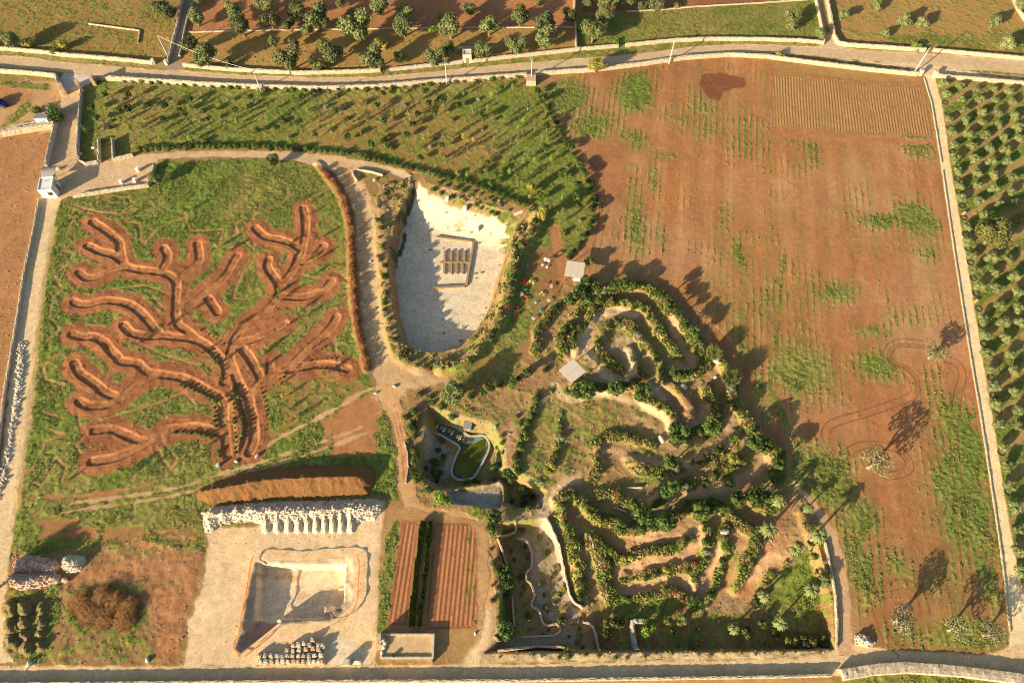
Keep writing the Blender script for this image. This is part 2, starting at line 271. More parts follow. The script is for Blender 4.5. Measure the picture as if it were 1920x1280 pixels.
strip(smooth(W('1462,895 1490,918 1515,945 1535,968 1553,1000 1567,1040 1576,1090 1582,1150 1585,1215')), 1.25, (0.56, 0.36, 0.19), 0.7, 0.4, gr=0.0, reg=2)
# right orchard
area(W('1758,150 1960,160 2200,170 2200,1240 1985,1210 1930,1150 1907,1060 1889,960 1862,790 1837,640 1810,470 1784,320 1767,190'), (0.42, 0.27, 0.10), 0.5, 0.3, gr=0.6, reg=13)
s, d = psd(W('1758,150 1960,160 2200,170 2200,1240 1985,1210 1930,1150 1907,1060 1862,790 1810,470 1767,190')); k = ss(0, 1, d)
GR[s] += k*0.22*np.sin((X[s]*0.55-Y[s]*0.83)*2*math.pi/4.6)  # orchard shading put into the grass cover as diagonal stripes
area(W('1590,1272 1700,1262 1800,1266 2000,1285 2000,1340 1590,1340'), None, 1, 1, gr=0.8)
area(W('-200,1284 1560,1272 1570,1400 -200,1400'), (0.45, 0.26, 0.1), .5, .5, gr=0.3)
# quarry-yard (white gravel) with pit
area(W('385,985 460,990 700,945 722,940 718,985 712,1060 708,1150 706,1246 345,1250 355,1160 378,1100 390,1030'), (0.76, 0.54, 0.30), 0.8, 0.5, gr=0.0, reg=14)
area(W('610,1200 640,1195 690,1230 700,1245 620,1246'), WHITE, 1, .6, a=.7)
s, d = psd(W('385,985 720,940 706,1246 345,1250')); C[s] *= (1+0.10*ss(0, 1, d)*(vn(X[s]*0.25, Y[s]*2.0, 1.2, 31)-0.5))[..., None]
PITR = W('478,1052 490,1047 560,1050 648,1043 662,1048 666,1062 661,1126 648,1147 620,1163 570,1168 522,1169 500,1182 470,1212 452,1226 442,1216 450,1190 462,1120', -0.2)
area(PITR, (0.52, 0.38, 0.24), 0.3, 0.3, gr=0.0, z=-0.55, zedge=1.5, var=0.8)
s, d = psd(PITR); Z[s] += ss(0, .6, d)*(0.5*(fbm(X[s], Y[s], 1.2, 44, 3)-0.5))
area(W('491,1062 653,1062 649,1135 614,1139 612,1164 530,1164 505,1172 482,1164', -2.6), (0.80, 0.62, 0.40), 0.3, 0.1, z=-2.6, zedge=0.45, rk=0.0, var=0.35)
area(W('505,1166 530,1164 480,1206 456,1226 446,1216 484,1160', -1.3), (0.42, 0.27, 0.2), 0.6, 0.3)
s, d = psd(W('488,1150 532,1164 478,1208 455,1228 444,1216 478,1162', -1.0)); a_ = np.array(gp(500, 1160)); b_ = np.array(gp(450, 1224)); v_ = b_-a_
tt = np.clip(((X[s]-a_[0])*v_[0]+(Y[s]-a_[1])*v_[1])/(v_@v_), 0, 1); q = ss(0, 0.5, d); Z[s] = Z[s]*(1-q)+np.minimum(Z[s], -2.6*(1-tt))*q
for px, py, rr in ((505, 1080, 1.0), (530, 1082, 1.0), (557, 1084, .8), (582, 1132, .8), (506, 1152, 1.2), (570, 1117, .6)):
    gx, gy = gp(px, py, -2.6); strip([(gx-rr, gy), (gx+rr, gy+.2)], 0.25, SOIL, 1.0, 0.9, a=0.5)
# beds
BA = W('753,974 785,976 764,1172 726,1173'); BB = W('815,978 880,981 893,992 897,1060 897,1178 797,1180')
area(W('722,945 755,950 900,975 916,1000 916,1100 900,1200 860,1240 712,1240 706,1180 712,1050'), (0.45, 0.25, 0.1), 1, 0.6, gr=0.3, reg=15)
area(W('735,975 752,975 740,1060 722,1180 710,1185 715,1060'), None, 1, 1, gr=0.7)
ra2 = math.atan2(gp(775, 975)[0]-gp(745, 1172)[0], gp(775, 975)[1]-gp(745, 1172)[1])
for bp, ang, sp in ((BA, ra2, 0.82), (BB, rad(2.5), 0.80)):
    area(bp, (0.42, 0.18, 0.075), 0.4, 0.2, gr=0.0, reg=6); s, d = psd(bp); k = ss(0, 0.3, d)
    FW[s] = np.maximum(FW[s], k); FP[s] = FP[s]*(1-k)+k*(X[s]*math.cos(ang)-Y[s]*math.sin(ang))/sp
area(W('885,985 915,1000 914,1100 905,1180 897,1178 897,1000'), (0.54, 0.31, 0.14), .8, .5, gr=0.0)
strip(W('879,990 876,1080 878,1175'), 0.12, None, .3, .3, gr=.7); strip(W('889,1010 889,1080 888,1175'), 0.1, None, .3, .3, gr=.6)
# --- white quarry
QP = '800,362 835,372 870,390 910,402 945,412 975,405 998,398 980,425 966,445 955,480 945,510 934,545 925,580 908,612 888,642 866,663 840,671 800,673 780,667 759,650 749,620 741,590 738,560 733,520 735,480 745,430 758,400 772,380 780,352 770,338 790,342'
bank(W('716,372 716,430 722,500 727,560 735,620 752,668 790,688'), 0.35, 2.2, 0.5, STRAW)
bank(W('1008,405 1000,440 975,470 962,505 952,545 940,590 920,625 895,658 865,684 830,690'), 1.2, 2.2, 0.62, STRAW)
Z[:] += BK; BK[:] = 0
area(W('708,345 760,335 800,350 1000,385 1015,420 985,465 965,520 950,590 925,630 895,665 860,690 790,690 740,670 722,620 712,500 705,400'), (0.44, 0.27, 0.11), 1.5, 1.2, gr=0.45, reg=16)
area(W('712,350 735,380 728,430 724,520 730,600 748,650 738,655 722,600 716,500 712,400'), (0.5, 0.3, 0.13), 1, 1, gr=0.35)
area(W(QP, -3.2), (0.36, 0.21, 0.10), 0.6, 0.4, gr=0.25, reg=4, z=-3.2, zedge=1.1)
s, d = psd(W(QP, -3.2)); k = ss(0.9, 1.3, d+0.5*(N_e[s]-.5)); tint(s, WHITE, k, 0.16); GR[s] *= 1-k
NQ = W('785,338 800,345 870,366 950,388 1003,398', -1); s, d = psd(W(QP, -3.2)); dq = segd(NQ, X[s], Y[s], False)
Z[s] = np.where(d > -0.3, np.maximum(Z[s], -3.2*ss(0.3, 11.5, dq)), Z[s])
area(W('800,345 870,372 950,395 985,410 975,414 930,408 870,392 830,374 800,366', -0.5), (0.42, 0.25, 0.11), 1.2, 1.2, gr=0.5)
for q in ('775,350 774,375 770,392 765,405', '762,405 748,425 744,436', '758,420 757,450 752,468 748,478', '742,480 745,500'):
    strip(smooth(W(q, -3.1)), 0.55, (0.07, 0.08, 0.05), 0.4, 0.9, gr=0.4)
for px, py, rr, g in ((860, 426, 1.6, .5), (862, 434, .8, .3), (955, 425, 2.6, .62), (965, 440, 2.5, .6), (950, 455, 2., .5), (815, 365, 2.2, .5), (945, 470, 1.5, .55), (835, 425, 1.0, .4), (900, 535, 3., .33), (885, 560, 2.5, .3)):
    gx, gy = gp(px, py, -3.2); strip([(gx-rr/2, gy), (gx+rr/2, gy)], rr/2, None, 1, 1.2, gr=g)
for q in ('790,640 800,560 830,500 860,470 900,440', '800,650 812,570 842,552 900,545', '880,380 905,430 915,500 900,580 870,640', '780,600 786,520 800,450 820,390'):
    strip(smooth(W(q, -3.2)), .35, (0.70, 0.55, 0.36), .6, .5, a=.45)
for k_ in range(70):
    a_, b_ = _hash(np.array(k_), np.array(3), 5), _hash(np.array(k_), np.array(9), 6); gx, gy = gp(800+a_*150, 385+b_*270, -3.2)
    strip([(gx-.15, gy), (gx+.2, gy+.1)], .16, None, .3, .5, gr=.55)
# --- garden of earth banks
area(W('1060,530 1105,515 1195,508 1262,556 1330,640 1382,700 1430,815 1470,880 1500,925 1545,985 1565,1090 1572,1215 1500,1228 905,1240 900,1222 935,1200 918,1000 895,975 850,955 800,955 780,925 765,860 755,800 752,745 800,730 850,742 900,735 960,700 1000,640 1008,600'), (0.38, 0.205, 0.095), 1, 0.6, gr=0.45, reg=17)
s, d = psd(W('1060,530 1195,508 1330,640 1430,815 1545,985 1572,1215 905,1240 918,1000 780,925 752,745 960,700')); k = ss(0, 2, d)
sand = k*ss(0.40, 0.62, fbm(X[s], Y[s], 9, 61, 3)); tint(s, (0.46, 0.30, 0.15), sand*0.7, 0.4); GR[s] = GR[s]+k*0.4*(fbm(X[s], Y[s], 5, 63, 3)-0.5)
area(W('1000,760 1060,745 1130,760 1120,830 1080,900 1010,930 980,900 985,820'), None, 3, 3, gr=0.52)
area(W('800,690 960,660 985,690 960,710 880,740 860,720'), (0.4, 0.2, 0.08), 2, 2, gr=0.55)
area(W('1120,1130 1300,1125 1400,1150 1560,1120 1560,1215 1110,1218'), SOILD, 2, 2, gr=0.52)
area(W('1450,1060 1530,1030 1560,1120 1520,1180 1440,1150'), None, 2, 2, gr=0.68)
area(W('1150,1128 1270,1120 1260,1150 1180,1160'), None, 2, 1, gr=0.75)
GB = ['1105,552 1141,547 1169,536 1197,536 1216,543 1234,558 1249,571 1262,588 1276,605 1292,624 1304,641 1319,661 1324,674 1319,686 1292,701 1268,708 1246,702',
 '1105,555 1084,588 1071,605 1058,624 1050,640 1058,662', '1105,528 1090,543 1071,560 1052,571 1030,594 1009,620 1009,641 1004,654',
 '1080,655 1071,639 1073,620 1097,612 1105,601 1116,575 1146,566 1169,569 1193,571 1212,582 1225,605 1238,624 1251,642 1266,659 1270,669',
 '1158,692 1140,676 1126,664 1122,645 1131,622 1148,607 1174,605 1193,620 1204,637 1221,656 1236,678 1246,699', '1180,656 1187,676 1193,691 1184,704',
 '1078,722 1120,728 1156,728 1178,721 1204,708', '1202,737 1224,756 1245,767 1260,781 1271,809 1300,815 1340,797', '1256,721 1275,737 1284,752 1295,771 1288,777',
 '1326,730 1333,752 1342,764 1339,779 1327,799', '1339,662 1372,711 1370,741 1389,762 1403,788 1424,818 1443,837 1452,861 1456,892',
 '1180,861 1214,881 1270,874 1298,870 1336,855 1354,836 1379,814', '1109,900 1120,879 1120,855 1118,836 1130,821 1165,818 1193,825 1225,832',
 '1124,926 1154,922 1163,939 1195,949', '1225,940 1240,927 1255,915 1274,911 1304,907 1326,902 1354,889 1369,877 1388,862',
 '1047,937 1066,928 1097,947 1120,971 1150,979 1169,990 1206,990 1244,979 1281,956 1311,952 1337,947 1367,964 1399,990 1424,1000 1418,1020 1403,1059 1388,1097',
 '1047,937 1056,975 1071,1005 1079,1031 1084,1069 1090,1097 1097,1121', '1105,1007 1120,1020 1131,1042 1139,1069 1142,1097 1154,1112', '1120,1020 1150,1039 1169,1045 1225,1031 1262,1026 1292,1012',
 '1172,1080 1225,1072 1281,1061 1309,1061 1330,1041 1326,1012 1322,990', '1309,1061 1307,1084 1309,1100', '1159,1118 1206,1112 1262,1104 1281,1110 1319,1127 1336,1110 1345,1087 1354,1065 1362,1031 1356,1003 1360,990',
 '1484,1039 1461,1059 1442,1087 1437,1106 1427,1125', '1403,937 1418,949 1446,952 1465,937', '1502,962 1521,1005 1532,1031 1544,1069', '1008,740 990,790 978,830 965,880', '1050,775 1045,830 1030,880']
GH = [1.2, .9, .9, 1.1, 1.1, 1.0, .9, 1.4, 1.3, 1.3, 1.5, 1.0, .5, .9, 1.1, 1.3, 1.3, 1.2, .8, .9, .9, .9, .6, .9, .6, .25, .25]
GW = [2.0, 1.8, 1.6, 1.8, 1.8, 1.6, 1.7, 2.1, 1.9, 1.8, 1.9, 2.0, 1.6, 1.8, 1.8, 1.9, 1.9, 2.2, 1.5, 1.5, 1.4, 1.4, 1.6, 1.8, 1.4, 1.4, 1.4]
GG = [.62, .5, .6, .62, .62, .5, .6, .65, .35, .5, .62, .6, .6, .6, .6, .66, .6, .85, .75, .7, .7, .7, .5, .55, .4, .6, .6]
for q, h, wd, g in zip(GB, GH, GW, GG): bank(W(q, h*0.4), h*0.68, wd*0.92, g+.06, (0.43, 0.25, 0.10), edge=1.6)
strip(smooth(W('1040,722 1056,742 1071,748 1109,742 1156,743 1189,757 1221,772 1244,784 1254,800 1248,822')), 0.8, (0.66, 0.47, 0.24), 0.6, 0.4, gr=0.0)
for q, cc in (('1365,790 1370,815 1340,840 1300,862 1250,868 1200,862 1150,845 1125,850', SAND), ('1060,700 1072,672 1095,640 1110,610 1130,590 1160,585 1190,592', PALE), ('1205,940 1260,930 1300,925 1380,905 1430,870 1425,840 1395,825', SAND),
              ('1025,955 1035,930 1060,905 1085,895', PALE), ('1215,765 1240,775 1262,800 1280,795 1310,790 1320,765', SAND), ('1200,1012 1250,1005 1290,990 1310,985', SAND), ('1165,1070 1230,1055 1290,1040 1315,1010', SAND), ('1170,1105 1230,1095 1280,1085 1310,1105 1325,1090 1350,1030', SAND),
              ('1090,630 1100,660 1120,690 1150,715 1175,715', PALE), ('1150,650 1175,635 1185,690 1210,720 1240,745', PALE), ('1260,600 1270,640 1300,680 1290,690 1260,690', SAND), ('1480,950 1455,1000 1430,1060 1400,1110', SOIL), ('1420,1080 1450,1040 1480,1045', SAND), ('960,800 950,840 940,880', SAND)):
    strip(smooth(W(q)), 0.85, cc, 1.4, 1.0, gr=0.06, a=0.7)
GARD, gd_ = psd(W('1060,530 1195,508 1330,640 1430,815 1545,985 1572,1215 905,1240 918,1000 780,925 752,745 960,700'))
Z[:] += BK
SOUTH = W('905,1224 1100,1223 1440,1219 1575,1214')
s, d = psd(W('1450,985 1530,1000 1560,1130 1566,1218 1440,1220 1300,1222 1100,1223 905,1224 935,1195 938,1100 930,1010 935,978 1022,968 1060,1000 1250,1000'))
q = ss(0, 0.9, d); ds = segd(SOUTH, X[s], Y[s], False); f1 = 1-ss(8.5, 20, ds+1.5*(N_m[s]-.5))
s3, d3 = psd(W('930,1224 935,1195 938,1100 930,1010 935,978 1022,968 1050,1010 1070,1080 1085,1120 1130,1140 1130,1222'), 30)
fw = np.zeros_like(X); fw[s3] = ss(0, 1.2, d3); Z[s] -= 2.6*q*np.maximum(f1, fw[s])
# pond hollow
area(W('838,922 870,914 912,908 944,904 948,930 940,955 920,956 880,950 845,948', -1.2), (0.36, 0.31, 0.25), 0.5, 0.3, gr=0.08, z=-1.2, zedge=0.7)
area(W('803,768 870,790 920,800 948,840 950,880 1000,905 1028,930 1016,964 962,966 938,954 936,916 910,921 870,927 850,932 812,925 790,905 782,880 792,840 800,812', -3), (0.31, 0.21, 0.12), 1, 1, gr=0.5, z=-3.2, zedge=2.2)
area(W('800,812 830,830 852,860 850,890 820,905 800,890 795,850', -3), (0.42, 0.34, 0.26), 1, 1, gr=0.15)
area(W('955,975 1020,972 1045,1010 1060,1080 1068,1125 1050,1160 1010,1130 990,1080 1000,1030 985,1000', -2.6), (0.32, 0.25, 0.16), 2, 1.5, gr=0.46)
for q in ('1010,940 1018,975 1035,1020 1048,1080 1058,1120', '985,1010 1005,1040 1003,1080 1012,1110 1020,1140 1040,1160 1062,1162 1075,1150', '930,1215 1000,1200 1060,1195 1080,1200'):
    strip(smooth(W(q, -2.4)), 0.9, (0.40, 0.31, 0.21), .8, .5, gr=0.0)
area(W('905,1226 1440,1222 1555,1215 1552,1221 1440,1235 960,1243 905,1243'), (0.6, 0.44, 0.22), 0.5, 0.3, gr=0.18)
# ruts
def ruts(q, g=0.75, hw=0.11, col=(0.22, 0.08, 0.035)):
    p = smooth(W(q), 6)
    for sg in (-1, 1):
        o = []
        for i in range(len(p)):
            a = p[max(0, i-1)]; b = p[min(len(p)-1, i+1)]; vx, vy = b[0]-a[0], b[1]-a[1]; L = math.hypot(vx, vy)+1e-6
            o.append((p[i][0]-vy/L*g*sg, p[i][1]+vx/L*g*sg))
        strip(o, hw, col, 0.2, 0.05, gr=0.0, a=0.85)
ruts('1735,645 1690,641 1670,650 1662,670 1675,687 1695,695 1710,712 1715,735 1700,747 1660,762 1615,777 1570,790 1552,802 1547,825 1555,845 1575,855 1590,847 1615,835 1647,835 1680,840 1700,857 1705,877 1690,887 1670,892')
ruts('1735,650 1693,647 1676,653 1668,668 1680,682 1700,690 1718,710 1722,738', 0.4)
ruts('1772,672 1795,682 1805,705 1797,735 1792,780 1790,815 1792,865 1800,915 1803,960 1805,997 1812,1060 1815,1135')
ruts('1100,300 1120,340 1130,390 1122,450 1112,480'); ruts('1665,1100 1690,1094 1715,1100 1730,1125 1735,1150')
ruts('1625,1060 1640,1120 1660,1190 1690,1222'); ruts('1130,1 1131,2')
for q in ('1470,470 1450,690 1445,740 1500,850 1530,900', '1440,720 1480,800 1520,880', '1005,172 1050,250 1085,310 1110,345'):
    strip(smooth(W(q)), 0.25, None, .3, .4, gr=0.75)
strip(smooth(W('1310,580 1340,610 1375,640')), .12, SAND, .2, .1)
# ------------------------------------------------------------------ compose ground cover
GR = np.clip(GR, 0, 1)
cov = ss(0.42, 0.60, GR+0.55*(0.6*N_f+0.4*N_s-0.5)); cov *= ss(0.02, 0.12, GR)
dry = ss(0.35, 0.7, fbm(X, Y, 12, 23, 3)+0.35*(N_m-0.5))
lush = ss(0.5, 0.9, GR)
gcol = np.array((0.175, 0.205, 0.038))[None, None]*(1-dry[..., None]*0.75)+np.array((0.31, 0.245, 0.07))[None, None]*(dry[..., None]*0.75)
gcol = gcol*(1-0.35*lush[..., None])+np.array((0.12, 0.20, 0.03))*(0.35*lush[..., None])
gcol = gcol*(0.65+0.7*N_s)[..., None]
C *= (0.80+0.26*N_f+0.14*N_s)[..., None]
half = (0.35*ss(0.15, 0.6, GR)*(1-cov))[..., None]
C = C*(1-half)+np.array((0.30, 0.22, 0.065))*half
C = C*(1-cov[..., None])+gcol*cov[..., None]
inner = (np.abs(X) < 152); gz_ = ((REG == 17) | (REG == 16) | (REG == 11)) & inner; Z += (REG == 12)*0.09*(fbm(X, Y, 1.1, 93, 2)-0.5); Z += gz_*(0.34*(fbm(X, Y, 2.6, 91, 3)-0.5)+0.10*(N_f-0.5))
Z += inner*(cov*(0.03+0.20*(N_f-0.45)+0.10*(N_s-0.5))*(0.5+0.6*lush)+0.03*(N_f-0.5)*(1-FW))
RK = np.where(np.isin(REG, (1, 3, 2, 14, 4)), .75, 0.0); hard = np.isin(REG, (1, 3)); Z[hard] = np.where(np.abs(Z[hard]) < 0.3, Z[hard]*0.25, Z[hard])
def hz(x, y):
    i = np.clip(np.searchsorted(xs, x)-1, 0, NX-2); j = np.clip(np.searchsorted(ys, y)-1, 0, NY-2)
    fx = (x-xs[i])/(xs[i+1]-xs[i]); fy = (y-ys[j])/(ys[j+1]-ys[j])
    return float((Z[j, i]*(1-fx)+Z[j, i+1]*fx)*(1-fy)+(Z[j+1, i]*(1-fx)+Z[j+1, i+1]*fx)*fy)
# ------------------------------------------------------------------ materials
def new_mat(name):
    m = bpy.data.materials.new(name); m.use_nodes = True; n = m.node_tree.nodes; l = m.node_tree.links
    return m, n, l, n['Principled BSDF']
def ground_material():
    m, n, l, b = new_mat('earth'); b.inputs['Roughness'].default_value = 0.95; b.inputs['Specular IOR Level'].default_value = 0.15
    at = n.new('ShaderNodeAttribute'); at.attribute_name = 'soil'
    fa = n.new('ShaderNodeAttribute'); fa.attribute_name = 'furrow'   # x: phase, y: strength
    geo = n.new('ShaderNodeNewGeometry')
    n1 = n.new('ShaderNodeTexNoise'); n1.inputs['Scale'].default_value = 2.6; n1.inputs['Detail'].default_value = 6; n1.inputs['Roughness'].default_value = 0.8
    l.new(geo.outputs['Position'], n1.inputs['Vector'])
    mr = n.new('ShaderNodeMapRange'); mr.inputs[1].default_value = 0.25; mr.inputs[2].default_value = 0.75; mr.inputs[3].default_value = 0.60; mr.inputs[4].default_value = 1.40
    l.new(n1.outputs['Fac'], mr.inputs[0])
    mx = n.new('ShaderNodeMix'); mx.data_type = 'RGBA'; mx.blend_type = 'MULTIPLY'; mx.inputs[0].default_value = 1
    l.new(at.outputs['Color'], mx.inputs[6]); l.new(mr.outputs[0], mx.inputs[7]); l.new(mx.outputs[2], b.inputs['Base Color'])
    sx = n.new('ShaderNodeSeparateXYZ'); l.new(fa.outputs['Vector'], sx.inputs[0])
    mu = n.new('ShaderNodeMath'); mu.operation = 'MULTIPLY'; mu.inputs[1].default_value = 2*math.pi; l.new(sx.outputs[0], mu.inputs[0])
    si = n.new('ShaderNodeMath'); si.operation = 'SINE'; l.new(mu.outputs[0], si.inputs[0])
    sm = n.new('ShaderNodeMath'); sm.operation = 'MULTIPLY'; l.new(si.outputs[0], sm.inputs[0]); l.new(sx.outputs[1], sm.inputs[1])
    s2 = n.new('ShaderNodeMath'); s2.operation = 'MULTIPLY'; s2.inputs[1].default_value = 0.045; l.new(sm.outputs[0], s2.inputs[0])
    nb = n.new('ShaderNodeMath'); nb.operation = 'MULTIPLY_ADD'; nk = n.new('ShaderNodeMath'); nk.operation = 'MULTIPLY_ADD'; nk.inputs[1].default_value = -0.10; nk.inputs[2].default_value = 0.10; l.new(sx.outputs[2], nk.inputs[0]); l.new(nk.outputs[0], nb.inputs[1]); l.new(n1.outputs['Fac'], nb.inputs[0]); l.new(s2.outputs[0], nb.inputs[2])
    bu = n.new('ShaderNodeBump'); bu.inputs['Strength'].default_value = 0.8; bu.inputs['Distance'].default_value = 1.0
    l.new(nb.outputs[0], bu.inputs['Height']); l.new(bu.outputs[0], b.inputs['Normal'])
    return m
def mat(name, c1, c2=None, scale=2.0, rough=0.85, bump=0.0, metal=0.0, detail=4, coord='Object', brick=None):
    m, n, l, b = new_mat(name); b.inputs['Roughness'].default_value = rough; b.inputs['Metallic'].default_value = metal; b.inputs['Specular IOR Level'].default_value = 0.25
    c2 = c2 or tuple(v*0.75 for v in c1)
    tc = n.new('ShaderNodeTexCoord'); tx = n.new('ShaderNodeTexNoise'); tx.inputs['Scale'].default_value = scale; tx.inputs['Detail'].default_value = detail
    l.new(tc.outputs[coord], tx.inputs['Vector'])
    cr = n.new('ShaderNodeMix'); cr.data_type = 'RGBA'; cr.inputs[6].default_value = (*c1, 1); cr.inputs[7].default_value = (*c2, 1)
    mr = n.new('ShaderNodeMapRange'); mr.inputs[1].default_value = 0.35; mr.inputs[2].default_value = 0.65; l.new(tx.outputs['Fac'], mr.inputs[0]); l.new(mr.outputs[0], cr.inputs[0])
    out = cr.outputs[2]
    if brick:
        vo = n.new('ShaderNodeTexVoronoi'); vo.feature = 'DISTANCE_TO_EDGE'; vo.inputs['Scale'].default_value = brick; l.new(tc.outputs[coord], vo.inputs['Vector'])
        r2 = n.new('ShaderNodeMapRange'); r2.inputs[2].default_value = 0.10; r2.inputs[3].default_value = 0.45; l.new(vo.outputs['Distance'], r2.inputs[0])
        mm = n.new('ShaderNodeMix'); mm.data_type = 'RGBA'; mm.blend_type = 'MULTIPLY'; mm.inputs[0].default_value = 1; l.new(out, mm.inputs[6]); l.new(r2.outputs[0], mm.inputs[7]); out = mm.outputs[2]
    l.new(out, b.inputs['Base Color'])
    if bump:
        bu = n.new('ShaderNodeBump'); bu.inputs['Strength'].default_value = 0.7; bu.inputs['Distance'].default_value = bump; l.new(tx.outputs['Fac'], bu.inputs['Height']); l.new(bu.outputs[0], b.inputs['Normal'])
    return m
def leaf_mat(name, c1, c2, vary=0.35):
    m, n, l, b = new_mat(name); b.inputs['Roughness'].default_value = 0.6; b.inputs['Specular IOR Level'].default_value = 0.3
    tc = n.new('ShaderNodeTexCoord'); tx = n.new('ShaderNodeTexNoise'); tx.inputs['Scale'].default_value = 3.0; tx.inputs['Detail'].default_value = 3; l.new(tc.outputs['Object'], tx.inputs['Vector'])
    mr = n.new('ShaderNodeMapRange'); mr.inputs[1].default_value = 0.35; mr.inputs[2].default_value = 0.65; l.new(tx.outputs['Fac'], mr.inputs[0])
    mx = n.new('ShaderNodeMix'); mx.data_type = 'RGBA'; mx.inputs[6].default_value = (*c1, 1); mx.inputs[7].default_value = (*c2, 1); l.new(mr.outputs[0], mx.inputs[0])
    oi = n.new('ShaderNodeObjectInfo'); hs = n.new('ShaderNodeHueSaturation')
    v = n.new('ShaderNodeMapRange'); v.inputs[3].default_value = 1-vary; v.inputs[4].default_value = 1+vary; l.new(oi.outputs['Random'], v.inputs[0]); l.new(v.outputs[0], hs.inputs['Value'])
    hh = n.new('ShaderNodeMapRange'); hh.inputs[3].default_value = 0.485; hh.inputs[4].default_value = 0.515
    ma = n.new('ShaderNodeMath'); ma.operation = 'MULTIPLY'; ma.inputs[1].default_value = 7.31; l.new(oi.outputs['Random'], ma.inputs[0])
    fr_ = n.new('ShaderNodeMath'); fr_.operation = 'FRACT'; l.new(ma.outputs[0], fr_.inputs[0]); l.new(fr_.outputs[0], hh.inputs[0]); l.new(hh.outputs[0], hs.inputs['Hue'])
    l.new(mx.outputs[2], hs.inputs['Color']); l.new(hs.outputs[0], b.inputs['Base Color'])
    tr = n.new('ShaderNodeBsdfTranslucent'); l.new(hs.outputs[0], tr.inputs[0]); ms = n.new('ShaderNodeMixShader'); ms.inputs[0].default_value = 0.22
    l.new(b.outputs[0], ms.inputs[1]); l.new(tr.outputs[0], ms.inputs[2]); l.new(ms.outputs[0], n['Material Output'].inputs[0])
    return m
EARTH = ground_material()
# ------------------------------------------------------------------ terrain meshes (one sheet, cut along its regions)
RN = {0: 'ground', 1: 'road', 2: 'farm_path', 3: 'gravel_track', 4: 'quarry_floor', 5: 'sown_field', 6: 'ploughed_plot', 7: 'plantation_ground', 8: 'bare_field', 9: 'grove_ground',
      10: 'meadow', 11: 'waste_ground', 12: 'earth_labyrinth', 13: 'orchard_ground', 14: 'gravel_yard', 15: 'garden_plot', 16: 'quarry_bank', 17: 'banked_garden'}
idx = np.arange(NX*NY).reshape(NY, NX)
quads = np.stack([idx[:-1, :-1], idx[:-1, 1:], idx[1:, 1:], idx[1:, :-1]], -1).reshape(-1, 4)
freg = REG[:-1, :-1].reshape(-1)
V = np.stack([X, Y, Z], -1).reshape(-1, 3); CF = np.clip(C, 0.01, 0.9).reshape(-1, 3); FF = np.stack([FP, FW, RK], -1).reshape(-1, 3)
for rid, nm in RN.items():
    q = quads[freg == rid]
    if not len(q): continue
    uq, inv = np.unique(q, return_inverse=True); inv = inv.reshape(-1)
    me = bpy.data.meshes.new(nm); me.vertices.add(len(uq)); me.vertices.foreach_set('co', V[uq].astype(np.float32).ravel())
    me.loops.add(len(inv)); me.loops.foreach_set('vertex_index', inv.astype(np.int32)); me.polygons.add(len(q))
    me.polygons.foreach_set('loop_start', np.arange(0, len(inv), 4, dtype=np.int32)); me.polygons.foreach_set('loop_total', np.full(len(q), 4, np.int32))
    me.update(calc_edges=True); me.polygons.foreach_set('use_smooth', np.ones(len(q), bool))
    a = me.attributes.new('soil', 'FLOAT_COLOR', 'POINT'); a.data.foreach_set('color', np.concatenate([CF[uq], np.ones((len(uq), 1))], 1).astype(np.float32).ravel())
    a = me.attributes.new('furrow', 'FLOAT_VECTOR', 'POINT'); a.data.foreach_set('vector', FF[uq].astype(np.float32).ravel())
    me.materials.append(EARTH); o = bpy.data.objects.new(nm, me); COL.objects.link(o); o['kind'] = 'structure'
